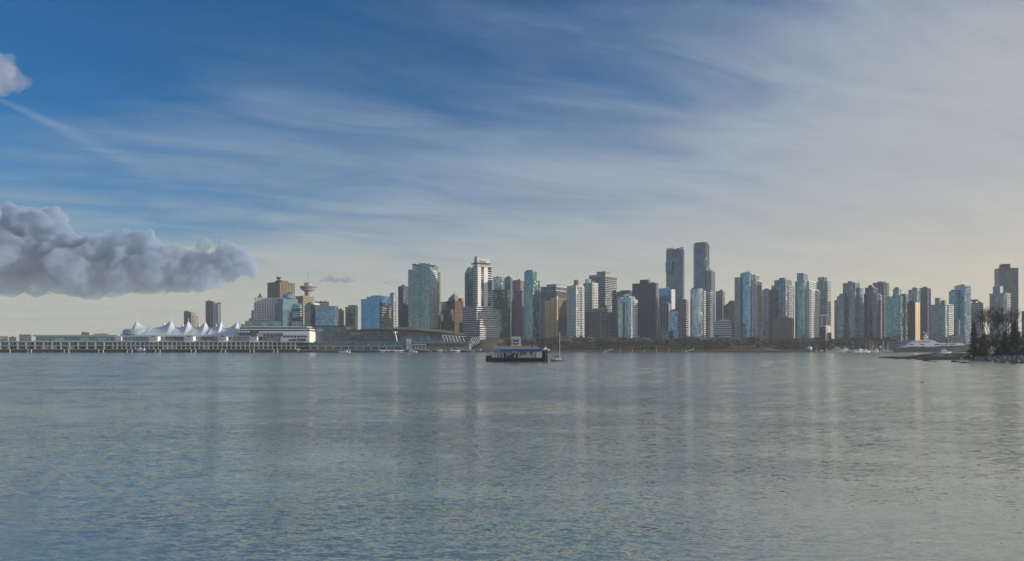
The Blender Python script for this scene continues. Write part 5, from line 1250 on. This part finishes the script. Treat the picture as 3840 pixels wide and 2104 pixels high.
def conifer(name, seed, H, Rb, dens=1.0):
    rnd = random.Random(seed); o = empty(name, (0, 0, 0)); tm = MB(); bw = MB()
    MB().tube((0, 0, -.5), (0, 0, H * .97), H * .018, .05, 7).build('trunk', 'bark', o)
    z = H * .06
    while z < H * .99:
        f_ = 1 - z / H; rad = Rb * (f_ ** .75) * rnd.uniform(.7, 1.15) * (1 if z > H * .12 else .8)
        for k_ in range(int(7 * dens) + 3):
            a0 = rnd.random() * 6.283; rl = rad * rnd.uniform(.55, 1.1); dr = Vector((math.cos(a0), math.sin(a0), 0))
            n_ = max(3, int(rl * 5))
            for i_ in range(n_):
                t_ = (i_ + .5) / n_; c_ = Vector((0, 0, z)) + dr * rl * t_ + Vector((0, 0, -rl * .32 * t_ * t_ + .25 * rl * t_ * (.3)))
                for q_ in range(2):
                    s_ = (.28 + .3 * (1 - t_)) * rnd.uniform(.7, 1.3)
                    v1 = Vector((rnd.uniform(-1, 1), rnd.uniform(-1, 1), rnd.uniform(-.7, .1))).normalized() * s_; v2 = Vector((rnd.uniform(-1, 1), rnd.uniform(-1, 1), rnd.uniform(-.5, .2))).normalized() * s_
                    tm.poly([c_, c_ + v1, c_ + v1 * .6 + v2], [(0, 1, 2)])
        z += H * .022 * rnd.uniform(.8, 1.3)
    tm.build('crown', 'needle', o); return o
# town-side trees
protos = [bare_tree('bare_tree', s_, 13, 'winter_twigs' if s_ % 3 else 'pale_twigs', 16, 3, .16, 1.2) for s_ in range(5)]
cp = conifer('conifer', 5, 13, 3.2, .5)
def ground_z(x, y):
    d = y - shore_y(x)
    return interp([(0, 2), (12, 3), (45, 4), (70, 6.5), (95, 10.5), (108, GZ), (600, GZ)], d)
rnd = random.Random(11); used = set(); cnt = 0
spots = []
for k_ in range(210):
    x = 1905 + (3330 - 1905) * (k_ + rnd.random()) / 210
    row = k_ % 3; spots.append((x, shore_y(X(x, 1090)) + 27 + 18 * row + rnd.uniform(-6, 6), rnd.uniform(.75, 1.15) * (1.0 if row < 2 else 1.1)))
near = [(1915, 'striped tower'), (1985, 'slant-topped teal tower'), (2046, 'golden ribbed tower'), (2150, 'slim white-lined condo'), (2250, 'revolving-restaurant hotel'), (2350, 'red-striped blue condo'), (2420, 'big plain dark slab'), (2525, 'low striped blue block'), (2610, 'curved bright glass condo'), (2710, 'low white banded office'),
        (2800, 'broad violet condo'), (2875, 'plain grey condo'), (2940, 'grey-green twin condo'), (3025, 'rounded turquoise condo'), (3094, 'blue and gold building'), (3190, 'wide stepped green tower'), (3270, 'dark stepped condo')]
TREES = 'bare winter trees along the waterfront park'
for (x, d, s_) in spots:
    con = rnd.random() < .07
    p_ = cp if con else rnd.choice(protos[:5])
    o = copy_tree(p_); o.location = (X(x, d), d, ground_z(X(x, d), d) - .2); o.rotation_euler.z = rnd.random() * 6.28; o.scale = (s_ * 1.5, s_ * 1.5, s_ * (1.3 if not con else 1.3))
    nb = min(near, key=lambda q_: abs(q_[0] - x))[1]
    sz = 'short' if s_ < .88 else ('medium' if s_ < 1.03 else 'tall'); dd_ = d - shore_y(X(x, d)); rw = 'front' if dd_ < 36 else ('middle' if dd_ < 54 else 'rear')
    tone = 'pale grey' if (not con and p_ in (protos[0], protos[3])) else 'brown'
    if con: tag(o, '%s dark conifer in the %s row of park trees below the %s' % (sz, rw, nb), 'tree', 'dark conifers in the waterfront park')
    else: tag(o, '%s %s bare tree in the %s row below the %s' % (sz, tone, rw, nb), 'tree', 'bare winter trees along the waterfront park')
for p_ in protos + [cp]:
    def rm(o):
        for ch in list(o.children): rm(ch)
        bpy.data.objects.remove(o)
    rm(p_)
# hedge along the slope
# island trees
t1 = conifer('conifer', 21, 18.5, 5.0, 1.3); t1.location = (X(3652, 388), 388, 2.2); tag(t1, 'dark bushy conifer at the left end of the wooded shore', 'tree')
t2 = conifer('conifer', 22, 19, 6.5, 1.2); t2.location = (X(3806, 380), 380, 2.2); tag(t2, 'taller wide conifer at the right edge of the wooded shore', 'tree')
t3 = conifer('conifer', 23, 12, 4.0, 1.3); t3.location = (X(3688, 392), 392, 2.2); tag(t3, 'shorter conifer close beside the bushy left conifer', 'tree')
t4 = conifer('conifer', 24, 13.5, 4.6, 1.3); t4.location = (X(3770, 388), 388, 2.2); tag(t4, 'shorter conifer close in front of the tall wide conifer', 'tree')
bt = bare_tree('bare_tree', 31, 34, 'winter_twigs', 3, 4, .008, .9); bt.location = (X(3700, 450), 450, 2.2); tag(bt, 'tall bare tree between two conifers, sky showing through', 'tree')
bt = bare_tree('bare_tree', 33, 34, 'winter_twigs', 3, 4, .008, .9); bt.location = (X(3760, 440), 440, 2.2); tag(bt, 'tall bare tree in front of the penthouse-topped grey condo', 'tree')
bush0 = bare_tree('bare_bush', 41, 12, 'pale_twigs', 22, 3, .05, 1.3)
bush1 = bare_tree('bare_bush', 42, 11, 'pale_twigs', 22, 3, .05, 1.3)
rnd = random.Random(5)
for k_ in range(22):
    x = 3672 + 215 * (k_ + rnd.random() * .8) / 20; d = 405 + rnd.random() * 50
    o = copy_tree(rnd.choice((bush0, bush0, bush1))); o.location = (X(x, d), d, 2); s_ = rnd.uniform(.6, 1.15) * interp([(3655, .75), (3700, 1.2), (3760, 1.2), (3850, 1.15), (3900, 1.1)], x)
    o.scale = (s_ * .9, s_ * .9, s_); o.rotation_euler.z = rnd.random() * 6
    tag(o, '%s leafless bush in the %s of the shoreline thicket, %s' % (('low', 'tall')[s_ > 1], ('front', 'back')[d > 430], 'by the bushy conifer' if x < 3720 else ('between the two conifers' if x < 3780 else 'behind the wide conifer')), 'bush', 'leafless thicket between the shoreline conifers')
rm(bush0); rm(bush1)
lb_ = conifer('evergreen_bush', 51, 5, 4.2, .8)
for k_, (x, d, lb) in enumerate(((3680, 385, 'low evergreen bush at the foot of the left conifer'), (3745, 380, 'low evergreen bush in the middle of the thicket edge'), (3795, 372, 'low evergreen bush in front of the right conifer'), (3838, 368, 'low evergreen bush cut by the right edge'))):
    o = lb_ if k_ == 0 else copy_tree(lb_); o.location = (X(x, d), d, 2.2); tag(o, lb, 'bush', 'low evergreen bushes on the shore')

# ------------------------------------------------------------------ clouds, beyond the town
def cloudmat(name, c, dn):
    m, t = newmat(name)
    g = t.n('ShaderNodeNewGeometry').outputs['Position']
    n = t.noise(g, .006, 8, .68)
    v = t.n('ShaderNodeVolumePrincipled'); v.inputs['Color'].default_value = rgb(c); v.inputs['Anisotropy'].default_value = 0
    t.put(v.inputs['Density'], t.mr(n, .36, .60, .0006, dn))
    o = t.n('ShaderNodeOutputMaterial'); t.put(o.inputs['Volume'], v.outputs[0])
cloudmat('cloud_vapour', (.56, .69, .89), .018); cloudmat('grey_cloud_vapour', (.60, .68, .80), .022); cloudmat('thin_cloud_vapour', (.80, .79, .84), .0035)
def cloud(circ, base, Dc, label, seed, vox, dstr, bump=1.0, mat='cloud_vapour'):
    mb = MB(); rnd = random.Random(seed); u = Dc / F; xm = sum(c_[0] for c_ in circ) / len(circ)
    for (x, y, r) in circ:
        cx, cz_, rr = (x - xm) * u, (HY - y) * u + CH, r * u; cy = rnd.uniform(-.5, .5) * rr
        subs = [(cx, cy, cz_, rr * .92)]
        for k_ in range(int(10 * bump)):
            a0 = rnd.uniform(-.3, math.pi + .3); b0 = rnd.uniform(-.9, .9); r2 = rr * rnd.uniform(.22, .5)
            subs.append((cx + (rr - r2 * .35) * math.cos(a0) * math.cos(b0), cy + (rr - r2 * .3) * math.sin(b0), cz_ + (rr - r2 * .35) * math.sin(a0) * math.cos(b0), r2))
        for (sx, sy, sz, sr) in subs:
            pr = [(max(.01, sr * math.sin(math.pi * q_ / 9)), sz - sr * math.cos(math.pi * q_ / 9)) for q_ in range(10)]
            zb_ = (HY - base(x)) * u + CH
            mb.lathe([(a_, max(b_, zb_ + .12 * (b_ - zb_))) for a_, b_ in pr], sx, sy, 14)
    o = mb.build('cloud', mat, None, (X(xm, Dc), Dc, 0)); tag(o, label, 'cloud')
    m_ = o.modifiers.new('weld', 'REMESH'); m_.mode = 'VOXEL'; m_.voxel_size = vox
    tx = bpy.data.textures.new('billow', 'CLOUDS'); tx.noise_scale = vox * 5; tx.noise_depth = 5
    d_ = o.modifiers.new('billow', 'DISPLACE'); d_.texture = tx; d_.texture_coords = 'GLOBAL'; d_.strength = dstr; d_.mid_level = .5
    t2_ = bpy.data.textures.new('fray', 'CLOUDS'); t2_.noise_scale = vox * 18; t2_.noise_depth = 4
    d2_ = o.modifiers.new('fray', 'DISPLACE'); d2_.texture = t2_; d2_.texture_coords = 'GLOBAL'; d2_.strength = dstr * 2.2; d2_.mid_level = .5
    m2_ = o.modifiers.new('close', 'REMESH'); m2_.mode = 'VOXEL'; m2_.voxel_size = vox
    return o
cloud([(-60, 900, 110), (30, 850, 72), (100, 840, 62), (170, 832, 60), (228, 868, 42), (0, 1000, 110), (120, 960, 100), (240, 960, 92), (340, 935, 68), (400, 922, 56), (330, 1020, 90),
       (470, 930, 62), (540, 920, 52), (480, 1020, 84), (590, 955, 46), (600, 1030, 66), (665, 965, 44), (680, 1036, 56), (757, 915, 34), (745, 980, 50), (780, 1035, 48), (820, 965, 34), (850, 935, 34),
       (900, 965, 40), (860, 1020, 46), (930, 1005, 36), (950, 1030, 22)] + [(x_, 1068 - max(0, x_ - 420) * .045, 50) for x_ in range(-120, 840, 48)], lambda x: interp([(-200, 1116), (450, 1116), (600, 1094), (720, 1098), (820, 1074), (1000, 1062)], x), 9000,
      'large dark-bottomed cumulus bank low over the pier', 3, 18, 80)
cloud([(1205, 1056, 9), (1220, 1050, 13), (1238, 1046, 16), (1258, 1048, 16), (1278, 1052, 15), (1298, 1050, 15), (1318, 1050, 14), (1335, 1056, 10), (1350, 1060, 8), (1364, 1063, 6), (1376, 1065, 5)], lambda x: 1067, 9500, 'small flat grey cloud to the right of the lookout tower mast', 4, 12, 12, .6, 'grey_cloud_vapour')
cloud([(1410 + 8 * k_, 1062.5 - 2.5 * math.sin(k_ / 11 * 3.14), 3.2 + 2.6 * math.sin(k_ / 11 * 3.14)) for k_ in range(12)], lambda x: 1067, 9500, 'tiny grey cloud wisp left of the broad teal hotel tower', 5, 8, 8, .4, 'grey_cloud_vapour')
cloud([(-70, 280, 80), (0, 262, 60), (50, 300, 42), (92, 318, 24), (0, 310, 50)], lambda x: 352, 6000, 'soft pinkish cloud high at the upper corner of the sky', 6, 14, 60, 1, 'thin_cloud_vapour')

# ------------------------------------------------------------------ air between the viewer and the town
m, t = newmat('haze')
v = t.n('ShaderNodeVolumePrincipled'); v.inputs['Color'].default_value = (.9, .95, 1, 1); v.inputs['Density'].default_value = .0001; v.inputs['Anisotropy'].default_value = .1
o_ = t.n('ShaderNodeOutputMaterial'); t.put(o_.inputs['Volume'], v.outputs[0])
hb = MB().box(-6200, 6200, -3200, 6200, -4.5, 260).build('haze', 'haze'); hb['kind'] = 'stuff'
